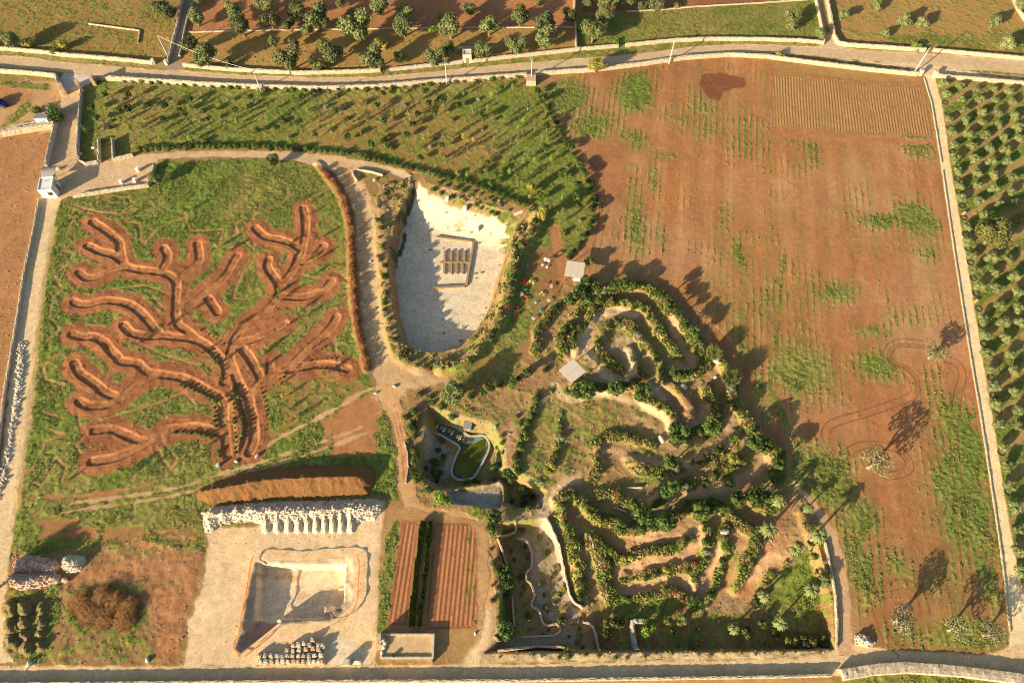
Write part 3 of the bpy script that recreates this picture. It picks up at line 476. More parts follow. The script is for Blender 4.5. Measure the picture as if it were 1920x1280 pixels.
# ------------------------------------------------------------------ object helpers
rng = random.Random(7)
def mesh(name, vs, fs, m, parent=None, sm=False, link=True):
    me = bpy.data.meshes.new(name); me.from_pydata([tuple(v) for v in vs], [], fs); me.update()
    if sm: me.polygons.foreach_set('use_smooth', [True]*len(me.polygons))
    if m: me.materials.append(m)
    o = bpy.data.objects.new(name, me); o.parent = parent
    if link: COL.objects.link(o)
    return o
class MB:
    def __init__(s): s.v = []; s.f = []
    def add(s, vs, fs):
        n = len(s.v); s.v += [tuple(v) for v in vs]; s.f += [tuple(i+n for i in f) for f in fs]; return s
    def box(s, c, sz, rz=0, tap=1.0, jit=0, rx=0):
        M = Matrix.Translation(c) @ Euler((rx, 0, rz)).to_matrix().to_4x4(); x, y, z = (q/2 for q in sz); vs = []
        for k, t in ((-1, 1.0), (1, tap)):
            for a, b in ((-1, -1), (1, -1), (1, 1), (-1, 1)):
                vs.append(M @ Vector((a*x*t+rng.uniform(-jit, jit), b*y*t+rng.uniform(-jit, jit), k*z+rng.uniform(-jit, jit))))
        return s.add(vs, [(3, 2, 1, 0), (4, 5, 6, 7), (0, 1, 5, 4), (1, 2, 6, 5), (2, 3, 7, 6), (3, 0, 4, 7)])
    def tube(s, pts, rads, n=6, cap=True):
        P_ = [Vector(p) for p in pts]; base = len(s.v)
        for i, p in enumerate(P_):
            t = (P_[min(i+1, len(P_)-1)]-P_[max(i-1, 0)]).normalized(); a = t.cross(Vector((0, 0, 1)))
            if a.length < .01: a = Vector((1, 0, 0))
            a.normalize(); b = t.cross(a)
            for k in range(n):
                q = 2*math.pi*k/n; s.v.append(tuple(p+(a*math.cos(q)+b*math.sin(q))*rads[i]))
        for i in range(len(P_)-1):
            for k in range(n):
                k2 = (k+1) % n; s.f.append((base+i*n+k, base+i*n+k2, base+(i+1)*n+k2, base+(i+1)*n+k))
        if cap: s.f.append(tuple(base+k for k in range(n))[::-1]); s.f.append(tuple(base+(len(P_)-1)*n+k for k in range(n)))
        return s
    def rock(s, c, r, sq=(1, 1, .7), seed=0):
        g = random.Random(seed); n0 = len(s.v); R, K = 4, 6; s.v.append((c[0], c[1], c[2]+r*sq[2]))
        for i in range(1, R):
            for k in range(K):
                th = math.pi*i/R; ph = 2*math.pi*(k+.5*(i % 2))/K; q = r*g.uniform(.8, 1.15)
                s.v.append((c[0]+q*sq[0]*math.sin(th)*math.cos(ph), c[1]+q*sq[1]*math.sin(th)*math.sin(ph), c[2]+q*sq[2]*math.cos(th)))
        s.v.append((c[0], c[1], c[2]-r*sq[2])); last = len(s.v)-1
        for k in range(K): s.f.append((n0, n0+1+k, n0+1+(k+1) % K)); s.f.append((last, n0+1+(R-2)*K+(k+1) % K, n0+1+(R-2)*K+k))
        for i in range(R-2):
            for k in range(K):
                a = n0+1+i*K+k; b = n0+1+i*K+(k+1) % K; s.f.append((a, a+K, b+K, b))
        return s
    def build(s, name, m, parent=None, sm=False, link=True): return mesh(name, s.v, s.f, m, parent, sm, link)
def tag(o, label, cat, group=None, kind=None):
    o['label'] = label; o['category'] = cat
    if group: o['group'] = group
    if kind: o['kind'] = kind
    return o
def empty(name, loc=(0, 0, 0), rz=0, link=True):
    o = bpy.data.objects.new(name, None); o.location = loc; o.rotation_euler = (0, 0, rz); o.empty_display_size = .3
    if link: COL.objects.link(o)
    return o
def at(x, y, h=0.0):
    """ground spot under a thing whose middle, h above the soil, is seen at the bearing x, y"""
    z = 0
    for _ in range(5):
        g = gp(x, y, z+h); z = hz(*g)
    return (g[0], g[1], z)
LM = [('white gatehouse', 90, 345), ('white quarry floor', 840, 520), ('green pond', 880, 850), ('stone walled terrace', 765, 1210), ('rectangular gravel pit', 570, 1105), ('long earth heap', 540, 910),
      ('big round olive', 848, 735), ('yellow roadside tree', 1118, 118), ('small stone hut', 876, 105), ('striped crop beds', 810, 1080), ('track gate pole', 1712, 138),
      ('road bend pole', 1254, 120), ('big spreading tree', 1865, 435), ('lower pale shelter', 1073, 695), ('upper pale shelter', 1078, 506), ('straw bale seats', 850, 490),
      ('upper left gate', 150, 160), ('roadside stone plinth', 996, 150), ('top left lane', 330, 60), ('top right lane', 1548, 50), ('damp field patch', 1355, 160),
      ('tyre ringed olive', 1752, 660), ('lowest field corner', 1880, 1210), ('winding garden walls', 1000, 1100), ('stone pen tree', 1215, 1175), ('white gravel heap', 560, 975), ('labyrinth trunk', 440, 770),
      ('yellow reed clumps', 1350, 685), ('lane palm', 1536, 1003), ('ploughed plot', 1590, 190), ('left hedge tip', 240, 285), ('dug soil bank', 665, 480), ('inner lane bend', 1580, 1150), ('path fork', 720, 318), ('bright bank tree', 1315, 960)]
def ordn(n): return {1: '', 2: 'second ', 3: 'third ', 4: 'fourth ', 5: 'fifth ', 6: 'sixth ', 7: 'seventh ', 8: 'eighth ', 9: 'ninth ', 10: 'tenth '}.get(n, '%d%s ' % (n, {1: 'st', 2: 'nd', 3: 'rd'}.get(n % 10 if n % 100 not in (11, 12, 13) else 0, 'th')))
PEND = []
def later(o, x, y, desc, cat, group): PEND.append([o, x, y, desc, cat, group])
def flush():
    b = {}
    for e in PEND:
        o, x, y, desc, cat, group = e; lm = min(LM, key=lambda l: (l[1]-x)**2+(l[2]-y)**2)
        a = math.degrees(math.atan2(-(y-lm[2]), x-lm[1])) % 360
        dr = ['right', 'upper right', 'upper', 'upper left', 'left', 'lower left', 'lower', 'lower right'][int((a+22.5)//45) % 8]
        b.setdefault((desc, lm[0], dr), []).append((math.hypot(x-lm[1], y-lm[2]), e))
    for (desc, l, dr), v in b.items():
        v.sort(key=lambda t: t[0])
        for n, (_, e) in enumerate(v): tag(e[0], '%s, %snearest at %s of the %s' % (desc, ordn(n+1), dr, l), e[4], e[5])
    PEND.clear()
# ------------------------------------------------------------------ materials of things
M = {}
M['wall'] = mat('dry_stone', (0.66, 0.54, 0.36), (0.50, 0.40, 0.27), 3.0, 0.9, 0.05, brick=3.2)
M['wallg'] = mat('grey_dry_stone', (0.46, 0.41, 0.34), (0.58, 0.50, 0.38), 3.0, 0.9, 0.05, brick=3.2)
M['stone'] = mat('pale_stone', (0.66, 0.58, 0.44), (0.52, 0.43, 0.31), 2.0, 0.9, 0.04)
M['stone2'] = mat('ochre_stone', (0.60, 0.44, 0.25), (0.42, 0.31, 0.20), 2.0, 0.9, 0.04)
M['white'] = mat('whitewash', (0.78, 0.77, 0.73), (0.70, 0.68, 0.62), 1.5, 0.8)
M['trunk'] = mat('bark', (0.20, 0.15, 0.10), (0.30, 0.24, 0.17), 4, 0.95)
M['paletrunk'] = mat('pale_bark', (0.42, 0.36, 0.27), (0.30, 0.24, 0.17), 4, 0.95)
M['olive'] = leaf_mat('olive_leaves', (0.125, 0.15, 0.045), (0.24, 0.255, 0.09))
M['olivey'] = leaf_mat('young_olive_leaves', (0.18, 0.21, 0.065), (0.29, 0.31, 0.12), .2); M['thin'] = leaf_mat('thin_leaves', (0.19, 0.19, 0.09), (0.27, 0.25, 0.13), .1)
M['green'] = leaf_mat('green_leaves', (0.06, 0.105, 0.02), (0.135, 0.185, 0.04))
M['mixed'] = leaf_mat('mixed_leaves', (0.11, 0.13, 0.03), (0.24, 0.22, 0.06))
M['bright'] = leaf_mat('bright_leaves', (0.18, 0.29, 0.03), (0.30, 0.38, 0.05), .2)
M['yellow'] = leaf_mat('yellow_leaves', (0.46, 0.40, 0.08), (0.34, 0.28, 0.06), .2)
M['silver'] = leaf_mat('silver_leaves', (0.33, 0.33, 0.25), (0.24, 0.26, 0.19), .2)
M['dry'] = leaf_mat('dry_stalks', (0.36, 0.16, 0.06), (0.24, 0.13, 0.05), .3)
M['straw'] = mat('straw', (0.52, 0.38, 0.20), (0.36, 0.24, 0.12), 9, 0.95, 0.03)
M['palm'] = leaf_mat('palm_leaves', (0.16, 0.20, 0.055), (0.26, 0.28, 0.09), .2)
M['metal'] = mat('galvanised', (0.45, 0.45, 0.44), (0.36, 0.36, 0.36), 3, 0.5, 0, 0.3)
M['conc'] = mat('concrete', (0.60, 0.57, 0.50), (0.5, 0.47, 0.42), 4, 0.9)
M['wood'] = mat('timber', (0.32, 0.20, 0.11), (0.22, 0.14, 0.08), 6, 0.8)
M['cane'] = mat('cane_matting', (0.70, 0.62, 0.48), (0.58, 0.50, 0.38), 12, 0.9)
M['dark'] = mat('black_rubber', (0.03, 0.03, 0.03), (0.05, 0.045, 0.04), 4, 0.7)
def plain(n, c): M[n] = mat(n, c, tuple(v*0.85 for v in c), 5, 0.6)
for n_, c_ in (('red', (0.30, 0.012, 0.02)), ('teal', (0.06, 0.42, 0.36)), ('orange', (0.75, 0.16, 0.03)), ('pink', (0.72, 0.10, 0.18)), ('yellowp', (0.72, 0.72, 0.10)), ('lime', (0.35, 0.55, 0.15)), ('bluewhite', (0.5, 0.55, 0.72)), ('navy', (0.01, 0.02, 0.09)), ('glass', (0.03, 0.04, 0.06)), ('whitep', (0.8, 0.8, 0.78)), ('netting', (0.85, 0.26, 0.03)), ('liner', (0.05, 0.13, 0.11)), ('linerpale', (0.22, 0.30, 0.22)), ('sheetgrey', (0.33, 0.30, 0.27)), ('sheetblue', (0.34, 0.40, 0.48))): plain(n_, c_)
M['glass'].node_tree.nodes['Principled BSDF'].inputs['Roughness'].default_value = 0.1
# ------------------------------------------------------------------ walls
def wall(q, h, wd, label, m='wall', name='dry_stone_wall', cat='wall', z=None, top=None, group=None, step=0.45, sm=False):
    pts = W(q, h*0.8 if z is None else z+h*0.8) if isinstance(q, str) else q
    if sm: pts = smooth(pts, 5)
    fine = []
    for (ax, ay), (bx, by) in zip(pts[:-1], pts[1:]):
        L = math.hypot(bx-ax, by-ay); n = max(1, int(L/step))
        fine += [(ax+(bx-ax)*k/n, ay+(by-ay)*k/n) for k in range(n)]
    fine.append(pts[-1]); vs, fs = [], []; off = rng.uniform(0, 99)
    prof = [(-.5, 0), (-.47, .5), (-.40, .97), (-.1, 1.04), (.14, 1.03), (.40, .97), (.47, .5), (.5, 0)]
    for i, (x, y) in enumerate(fine):
        a = fine[max(0, i-1)]; b = fine[min(len(fine)-1, i+1)]; vx, vy = b[0]-a[0], b[1]-a[1]; L = math.hypot(vx, vy)+1e-6; nx, ny = -vy/L, vx/L
        g = min(hz(x+nx*wd*.8, y+ny*wd*.8), hz(x-nx*wd*.8, y-ny*wd*.8), hz(x, y)) if z is None else z
        hi = max(hz(x+nx*wd, y+ny*wd), hz(x-nx*wd, y-ny*wd)) if z is None else z
        for u, v in prof:
            j = 0.05 if v > .3 else 0; hh = (hi+h*rng.uniform(.93, 1.05) if v > 0.6 else g+h*.5) if v > 0 else g-.25
            if v > .6: hh += (v-1)*h*.6
            vs.append((x+nx*(u*wd+rng.uniform(-j, j)), y+ny*(u*wd+rng.uniform(-j, j)), hh))
    K = len(prof)
    for i in range(len(fine)-1):
        for k in range(K-1): fs.append((i*K+k, (i+1)*K+k, (i+1)*K+k+1, i*K+k+1))
    fs.append(tuple(range(K))); fs.append(tuple((len(fine)-1)*K+k for k in range(K))[::-1])
    o = mesh(name, vs, fs, M[m]); tag(o, label, cat, group, 'thing'); return o
WALLS = [('-160,60 0,89 87,96 117,101 175,105 250,112 286,116', 1.1, .7, 'wall along the top road edge from the left frame to the lane'),
 ('342,120 400,126 480,131 560,135 640,133 713,130', 1.1, .7, 'cream wall edging the olive grove, between walled lane and field gap'),
 ('730,129 800,121 860,115 868,114', 1.0, .7, 'short grey wall between the grove gap and the small stone hut'),
 ('884,113 960,104 1080,91 1160,84', 1.0, .8, 'pale wall running right from the stone hut towards the yellow tree'),
 ('1173,83 1260,74 1335,71 1440,72 1500,74 1546,78', 1.1, .7, 'wall between the green meadow and the road bend'),
 ('1546,76 1543,55 1531,0 1524,-40', 1.1, .6, 'left wall of the lane at the top right'),
 ('1546,-40 1553,0 1565,65 1572,78 1590,82 1650,86 1710,90 1737,92', 1.2, .7, 'wall curving from the top right lane along the road'),
 ('1751,92 1840,100 1920,107 2080,122', 1.1, .7, 'wall beyond the road at the right frame edge'),
 ('340,-40 341,0 330,52 314,113', 0.9, .6, 'left wall of the dark lane at the top left'),
 ('366,-40 363,0 351,30 336,104', 0.7, .5, 'right wall of the dark lane at the top left'),
 ('1077,-40 1077,0 1081,90', 1.1, .6, 'straight wall dividing the olive grove from the green meadow'),
 ('1900,-10 1908,12 1921,32 1960,80', 1.0, .6, 'short slanting wall in the top right corner'),
 ('-160,112 0,131 60,135 104,140 107,155 112,166 118,173', 1.3, .7, 'wall turning in from the road to the left gate pillar'),
 ('173,146 184,144 250,147 375,155 480,160 605,163 705,160 805,151 835,149 960,140 987,138', 1.3, .8, 'long wall between the road and the young plantation'),
 ('1004,136 1060,132 1110,129 1210,117 1285,106 1370,100 1440,104 1540,117 1640,129 1722,137', 1.2, .8, 'long curving wall between the road and the sown field'),
 ('1756,140 1840,147 1920,154 2080,170', 1.2, .7, 'wall above the young olive orchard'),
 ('151,168 147,225 144,275 144,292 149,301 160,306 182,302', 1.15, .55, 'high wall right of the drive curving round to the plantation gate'),
 ('184,262 185,301', 1.2, .6, 'short upright wall left of the plantation opening'),
 ('210,259 212,297', 1.2, .6, 'short upright wall right of the plantation opening'),
 ('214,297 248,289', 1.0, .6, 'stub of low wall beside the path at the plantation opening'),
 ('111,199 102,232 92,275 85,309', 1.35, .6, 'wall left of the drive above the curved canopy'),
 ('-60,262 0,247 40,240 101,231', 1.6, 1.6, 'broad yellow wall across the waste ground near the blue roofed box'),
 ('20,237 75,228', 1.0, .8, 'thin pale wall ending at the white utility box'),
 ('72,371 64,420 45,507 27,620 8,730 -8,860 -40,1000', .62, .6, 'long wall between the bare left field and the gravel track'),
 ('135,367 200,356 276,346 281,338 290,306', 1.1, .55, 'wall round the right side of the gatehouse yard'),
 ('-160,1283 480,1277 960,1275 1440,1268 1559,1265', .95, .6, 'very long straight wall along the bottom edge of the photo'),
 ('1025,969 1049,1020 1062,1076 1071,1110 1081,1127 1096,1135', 1.0, .45, 'yellow wall lining the foot of the planted slope'),
 ('1176,913 1205,913', .45, .35, 'little arc of white stones on a bank'), ('1151,950 1176,959', .45, .35, 'broken line of white stones below two bushes'), ('1104,1006 1109,1015 1113,1028', .5, .35, 'bent line of white stones capping the grassy bank'),
 ('758,828 764,850 765,875 760,905', .5, .4, 'thin white kerb of stones beside the farm road'), ('660,319 664,330 670,338', .8, .5, 'stub wall at the path fork above the quarry'), ('668,317 700,322 718,328', .7, .4, 'curved white edging round the planted triangle'),
 ('352,60 480,56 645,54 780,52 960,51 1076,50', .3, .5, 'low terrace line of stones through the olive grove'), ('1175,21 1247,17 1300,12 1440,4 1525,-2', .4, .4, 'faint stone line across the top meadow'),
 ('165,44 210,50 240,54 262,57 258,80', .4, .4, 'low wall standing in for a hooked ditch in the top left meadow'), ('858,88 905,89 908,100', .7, .5, 'low wall behind the small stone hut'), ('1547,1015 1558,1060 1566,1110 1570,1170 1569,1214', .6, .4, 'rough wall along the inner lane at the garden edge'),  # hooked wall is added in place of a ditch, for its shadow line
 ('1768,320 1788,460 1816,640 1841,790 1867,960 1881,1060 1895,1185', .28, .3, 'low kerb along the left of the right hand track'), ('1733,146 1747,192 1766,305', .28, .3, 'upper kerb between ploughed plot and track')]
for q, h, wd, lb in WALLS: wall(q, h*.92, wd*.85, lb, 'wallg' if ('grey' in lb or 'dark lane' in lb or 'drive' in lb) else 'wall')
wall('933,1219 967,1215 1011,1209 1060,1212', .9, .45, 'brown garden wall next to the bottom road', 'stone2', 'garden_wall')
wall('966,978 968,986 962,992 932,1003', .7, .4, 'hooked garden wall at the top of the sunken garden', 'stone2', 'garden_wall', sm=True)
wall('933,1009 952,1057', .6, .4, 'straight slanting garden wall left in the sunken garden', 'stone2', 'garden_wall')
wall('960,1108 965,1172', .6, .35, 'straight lower left wall of the sunken garden', 'stone2', 'garden_wall')
wall('971,1002 986,1007 995,1021 998,1039 997,1057 988,1068 988,1082 996,1089 1003,1109 998,1130 1012,1140 1018,1159 1027,1168 1045,1166 1053,1177 1043,1187', .8, .42, 'winding garden wall through the middle of the sunken garden', 'stone2', 'garden_wall', sm=True)
wall('978,1191 1043,1187', .5, .35, 'white pebble topped wall at the foot of the winding wall', 'wall', 'garden_wall')
wall('1096,1162 1110,1166 1119,1179 1127,1218', .8, .4, 'white edged curved wall left of the dark lower garden', 'wall', 'garden_wall', sm=True)
wall('1213,1160 1192,1161 1190,1170 1192,1185 1197,1216', 1.1, .9, 'piled stone pen beside the leafy bright tree', 'wallg', 'garden_wall')
wall('1580,1264 1640,1254 1700,1250 1800,1257 1920,1272 2050,1290', 1.0, 1.9, 'wide wall of loose white rubble at the bottom right', 'wall', 'rubble_wall')
wall('926,1192 934,1199 943,1198', .5, .4, 'tiny curved wall under a bush by the pale path', 'stone2', 'garden_wall')
# pillars and plinths
def block(name, x, y, h, sx, sy, rz, m, label, cat, group=None, z=None, tap=1.0, jit=.03):
    g = at(x, y, h/2) if z is None else (*gp(x, y, z+h/2), z)
    b = MB(); n = max(1, int(h/.45)); 
    for k in range(n): b.box((0, 0, -.1+(h+.1)*(k+.5)/n), (sx*(1-.02*k), sy*(1-.02*k), (h+.1)/n*.98), rng.uniform(-.03, .03), 1, jit)
    o = b.build(name, M[m]); o.location = g; o.rotation_euler = (0, 0, rz); tag(o, label, cat, group); return o
block('gate_pillar', 117, 167, 2.4, 1.0, 2.2, .5, 'stone2', 'left pillar of the road gate, broad and sunlit', 'pillar')
block('gate_pillar', 147, 160, 2.4, 0.9, 2.2, .6, 'stone2', 'middle pillar of the road gate at the head of the drive', 'pillar')
block('gate_pillar', 174, 150, 2.4, 0.8, 2.0, .35, 'stone2', 'right pillar of the road gate where the roadside wall starts', 'pillar')
block('gate_pillar', 287, 115, 1.5, .7, .7, 0, 'stone', 'small pillar ending the roadside wall left of the dark lane', 'pillar')
block('gate_pillar', 311, 117, 1.4, .7, .7, 0, 'stone', 'small pillar at the mouth of the dark lane', 'pillar')
block('gate_pillar', 1727, 136, 1.7, .9, .9, 0, 'stone', 'pillar left of the opening to the right hand track', 'pillar')
block('gate_pillar', 1754, 139, 1.7, .9, .9, 0, 'stone', 'pillar right of the opening to the right hand track', 'pillar')
block('stone_plinth', 996, 150, 1.6, 2.4, 2.6, 0, 'stone2', 'square plinth of rough stones around the utility pole foot', 'plinth')
# ------------------------------------------------------------------ foliage builders
npr = np.random.RandomState(5)
def leaves_mesh(name, pts, nrm, size, m, core=None):
    n = len(pts); a = npr.normal(size=(n, 3)); nr = nrm+0.55*npr.normal(size=(n, 3)); nr /= np.linalg.norm(nr, axis=1)[:, None]+1e-9
    t = np.cross(nr, a); t /= np.linalg.norm(t, axis=1)[:, None]+1e-9; b = np.cross(nr, t); s = size*npr.uniform(.6, 1.35, n)[:, None]
    v = np.stack([pts-t*s*.62, pts+b*s*.42+nr*s*.12, pts+t*s*.62, pts-b*s*.42+nr*s*.12], 1).reshape(-1, 3)
    vs = v.tolist(); fs = [(4*i, 4*i+1, 4*i+2, 4*i+3) for i in range(n)]
    if core:  # unseen blobs inside the crown, added to stop light leaking through
        mb = MB(); 
        for c, r, sd_ in core: mb.rock(c, r, (1, 1, .9), sd_)
        k = len(vs); vs += mb.v; fs += [tuple(i+k for i in f) for f in mb.f]
    return mesh(name, vs, fs, m, link=False)
def lobes(g, n, R, zc, fl, spread=.62, lr=.46):
    L = []
    for i in range(n):
        a = 2*math.pi*(i+g.uniform(-.3, .3))/n*(1 if n < 6 else 2.4); q = R*spread*(math.sqrt((i+.5)/n) if n >= 6 else g.uniform(.7, 1))
        L.append((np.array([q*math.cos(a), q*math.sin(a), zc+g.uniform(-.3, .35)*R*fl]), R*lr*g.uniform(.8, 1.2)))
    return L
def cloud(L, n, fl=1.0):
    w_ = np.array([r*r for _, r in L]); idx_ = npr.choice(len(L), n, p=w_/w_.sum()); d = npr.normal(size=(n, 3)); d /= np.linalg.norm(d, axis=1)[:, None]
    rr = npr.uniform(.78, 1.08, n)[:, None]; c = np.array([L[i][0] for i in idx_]); r = np.array([L[i][1] for i in idx_])[:, None]
    p = c+d*rr*r*np.array([1, 1, fl]); keep = np.ones(n, bool)
    for cc, r_ in L: keep &= (np.linalg.norm((p-cc)/np.array([1, 1, fl]), axis=1) > r_*.62)
    return p[keep], d[keep]
PROTO = {}
def tree_proto(key, m, tm, H, R, n, leaf, nl=7, fl=.85, lean=.1, core=True, sp=.62, lr=.46, limbs=True):
    g = random.Random(hash(key) % 1000 if False else sum(map(ord, key))); zc = H-R*fl*.9
    L = lobes(g, nl, R, zc, fl, sp, lr); p, d = cloud(L, n, fl); p[:, 2] = np.maximum(p[:, 2], .12)
    cr = leaves_mesh('crown', p, d, leaf, m, [(tuple(c), r*.78, i+1) for i, (c, r) in enumerate(L)] if core else None)
    b = MB(); b.tube([(0, 0, -.3), (lean*.3, 0, zc*.35), (lean, lean*.5, zc*.75)], [.09*R+.05, .07*R+.03, .05*R+.02], 6)
    if limbs:
        for c, r in L[:6]: b.tube([(lean*.6, lean*.2, zc*.5), tuple(c*.6+np.array([0, 0, zc*.25])), tuple(c)], [.045*R+.02, .03*R+.01, .012*R+.01], 5)
    PROTO[key] = (cr, b.build('trunk', tm, link=False))
def shrub_proto(key, m, H, R, n, leaf, nl=4, fl=.9, core=True):
    g = random.Random(sum(map(ord, key))); L = lobes(g, nl, R, H*.5, fl, .45, .62); p, d = cloud(L, n, fl*H/(2*R)*1.3); p[:, 2] = np.maximum(p[:, 2], .03)
    PROTO[key] = (leaves_mesh('shrub', p, d, leaf, m, [((c[0], c[1], c[2]*.8), r*.72, i+3) for i, (c, r) in enumerate(L)] if core else None), None)
for k in range(3): tree_proto('olive%d' % k, M['olive'], M['trunk'], 4.2, 2.3, 1500, .30, 7+k)
for k in range(3): tree_proto('young%d' % k, M['olivey'], M['trunk'], 2.9, 1.55, 800, .26, 6, .9)
for k in range(2): tree_proto('sparse%d' % k, M['thin'], M['paletrunk'], 4.8, 2.5, 850, .26, 8, .8, .2, False, .68, .38)
tree_proto('oak', M['olive'], M['trunk'], 5.2, 2.6, 2600, .30, 9, .95); tree_proto('big', M['mixed'], M['trunk'], 6.5, 4.0, 3200, .42, 12, .7)
tree_proto('yellow', M['yellow'], M['trunk'], 4.5, 2.5, 1700, .28, 9, .9); tree_proto('bright', M['bright'], M['trunk'], 3.4, 1.6, 700, .32, 6, .9)
for k in range(3): tree_proto('garden%d' % k, M['green'], M['trunk'], 2.9, 1.15, 520, .24, 5, 1.1)
for k in range(2): tree_proto('gold%d' % k, M['mixed'], M['trunk'], 2.4, 1.1, 450, .24, 5, 1.0)
for k in range(3): shrub_proto('shrub%d' % k, M['green'], 1.2, .85, 320, .2, 4+k)
for k in range(3): shrub_proto('mix%d' % k, M['mixed'], 1.0, .85, 280, .2, 4+k)
for k in range(2): shrub_proto('silver%d' % k, M['silver'], 1.0, .6, 260, .14, 3)
for k in range(3): shrub_proto('dry%d' % k, M['dry'], .9, .6, 200, .2, 3, 1.0, False)
for k in range(2): shrub_proto('bright%d' % k, M['bright'], 1.1, .8, 300, .2, 4)
for k in range(2): shrub_proto('yel%d' % k, M['yellow'], 1.2, .8, 280, .2, 4)
def sapling(key, m, H, R, n):
    g = random.Random(sum(map(ord, key))); L = [(np.array([g.uniform(-.1, .1), g.uniform(-.1, .1), H*(.5+.17*i)]), R*(1-.22*i)) for i in range(3)]
    p, d = cloud(L, n*2, 1.3); b = MB(); b.tube([(0, 0, -.2), (.03, 0, H*.8)], [.05, .025], 5)
    for q in range(4):
        a = q*1.7; b.tube([(0, 0, H*.3), (R*.8*math.cos(a), R*.8*math.sin(a), H*.62)], [.025, .01], 4)
    PROTO[key] = (leaves_mesh('crown', p, d, .15, m), b.build('trunk', M['paletrunk'], link=False))
for k in range(3): sapling('sap%d' % k, M['mixed'], 2.3, .42, 110)
for k in range(2): sapling('saplime%d' % k, M['bright'], 2.0, .45, 170)
for k in range(2): sapling('sapyel%d' % k, M['yellow'], 2.0, .45, 120)
def palm(key, H, R, nf, tr=.16):
    g = random.Random(sum(map(ord, key))); vs, fs = [], []
    for i in range(nf):
        a = 2.4*i; up = g.uniform(-.35, 1.0); L_ = R*g.uniform(.85, 1.1); pr = None
        for k in range(7):
            t = k/6; r = L_*t*math.cos(up*.6); z = H+L_*(up*t*.8-1.0*t*t*.75); wv = .17*R*math.sin(math.pi*(t*.85+.12))
            ca, sa = math.cos(a), math.sin(a); c = (r*ca, r*sa)
            row = [(c[0]-sa*wv, c[1]+ca*wv, z-wv*.5), (c[0], c[1], z), (c[0]+sa*wv, c[1]-ca*wv, z-wv*.5)]
            n = len(vs); vs += row
            if pr is not None: fs += [(pr, pr+1, n+1, n), (pr+1, pr+2, n+2, n+1)]
            pr = n
    b = MB(); b.tube([(0, 0, -.3), (.05, 0, H*.5), (0, 0, H)], [tr*1.5, tr, tr*.9], 8)
    PROTO[key] = (mesh('crown', vs, fs, M['palm'], link=False), b.build('trunk', M['paletrunk'], link=False))
palm('palm0', 4.6, 1.7, 34, .2); palm('palm1', 3.4, 1.5, 30, .22); palm('agave', .25, 1.5, 22, .12)
def reeds():
    vs, fs = [], []
    for i in range(520):
        a = rng.uniform(0, 6.28); r = 1.1*math.sqrt(rng.random()); x, y = r*math.cos(a), r*math.sin(a); h = rng.uniform(1.8, 3.0)*(1-.3*r); l = rng.uniform(.2, .9)
        ex, ey = x+l*math.cos(a), y+l*math.sin(a); n = len(vs); q = rng.uniform(0, 3.14); wx, wy = .06*math.cos(q), .06*math.sin(q)
        vs += [(x-wx, y-wy, 0), (x+wx, y+wy, 0), (ex*.8+x*.2+wx*1.5, ey*.8+y*.2+wy*1.5, h*.8), (ex, ey, h)]; fs.append((n, n+1, n+2, n+3))
    PROTO['reeds'] = (mesh('reed_clump', vs, fs, M['palm'], link=False), None)
reeds()
USED = set()
def plant(key, x, y, s=1.0, name='tree', h=None, zs=1.0, loc=None):
    cr, tk = PROTO[key]
    if loc is None: loc = at(x, y, (h if h is not None else 1.0)*s*zs)
    rz = rng.uniform(0, 6.28)
    if tk is None:
        o = cr.copy(); o.name = name; COL.objects.link(o); o.location = (loc[0], loc[1], loc[2]-.05); o.rotation_euler = (0, 0, rz); o.scale = (s, s, s*zs); return o
    e = empty(name, loc, rz); e.scale = (s, s, s*zs)
    for c, nm in ((cr, 'crown'), (tk, 'trunk')): q = c.copy(); q.name = nm; q.parent = e; COL.objects.link(q)
    return e
# ------------------------------------------------------------------ olive grove north of the road
G1 = 'olive trees north of the road'
for x, y, r in [(16,72,14),(300,14,13),(318,24,12),(365,32,13),(435,15,13),(450,45,16),(441,30,12),(355,82,13),(382,102,18),(372,0,8),(495,5,14),(506,36,14),(557,18,14),(540,46,10),(595,30,19),(575,54,10),(637,4,8),
  (668,46,23),(710,8,16),(759,22,14),(754,46,17),(880,15,11),(844,48,18),(916,46,15),(510,78,8),(550,79,8),(540,106,18),(617,96,18),(700,107,17),(749,104,8),(816,105,14),(838,92,12),(906,93,13),(959,82,12),
  (976,27,15),(1019,45,18),(1022,68,17),(1069,27,12),(970,84,13),(1102,5,10),(1132,4,10),(1157,3,10),(1186,2,9),(1205,11,8),(1230,8,11),(1132,27,14),(1113,57,17)]:
    m_ = .158; o = plant('olive%d' % rng.randrange(3), x, y, r*m_/2.3*1.25, 'olive_tree', 2.6)
    later(o, x, y, 'dark grove olive tree', 'tree', G1)
for x, y, r in [(1487,33,17),(1540,60,11),(1583,25,11),(1647,7,11),(1700,35,14),(1732,38,12),(1660,60,9),(1867,37,13),(1894,77,14),(1915,5,11)]:
    o = plant('young%d' % rng.randrange(3), x, y, r*.155/1.55, 'olive_tree', 1.9); later(o, x, y, 'pale meadow olive tree', 'tree', G1)
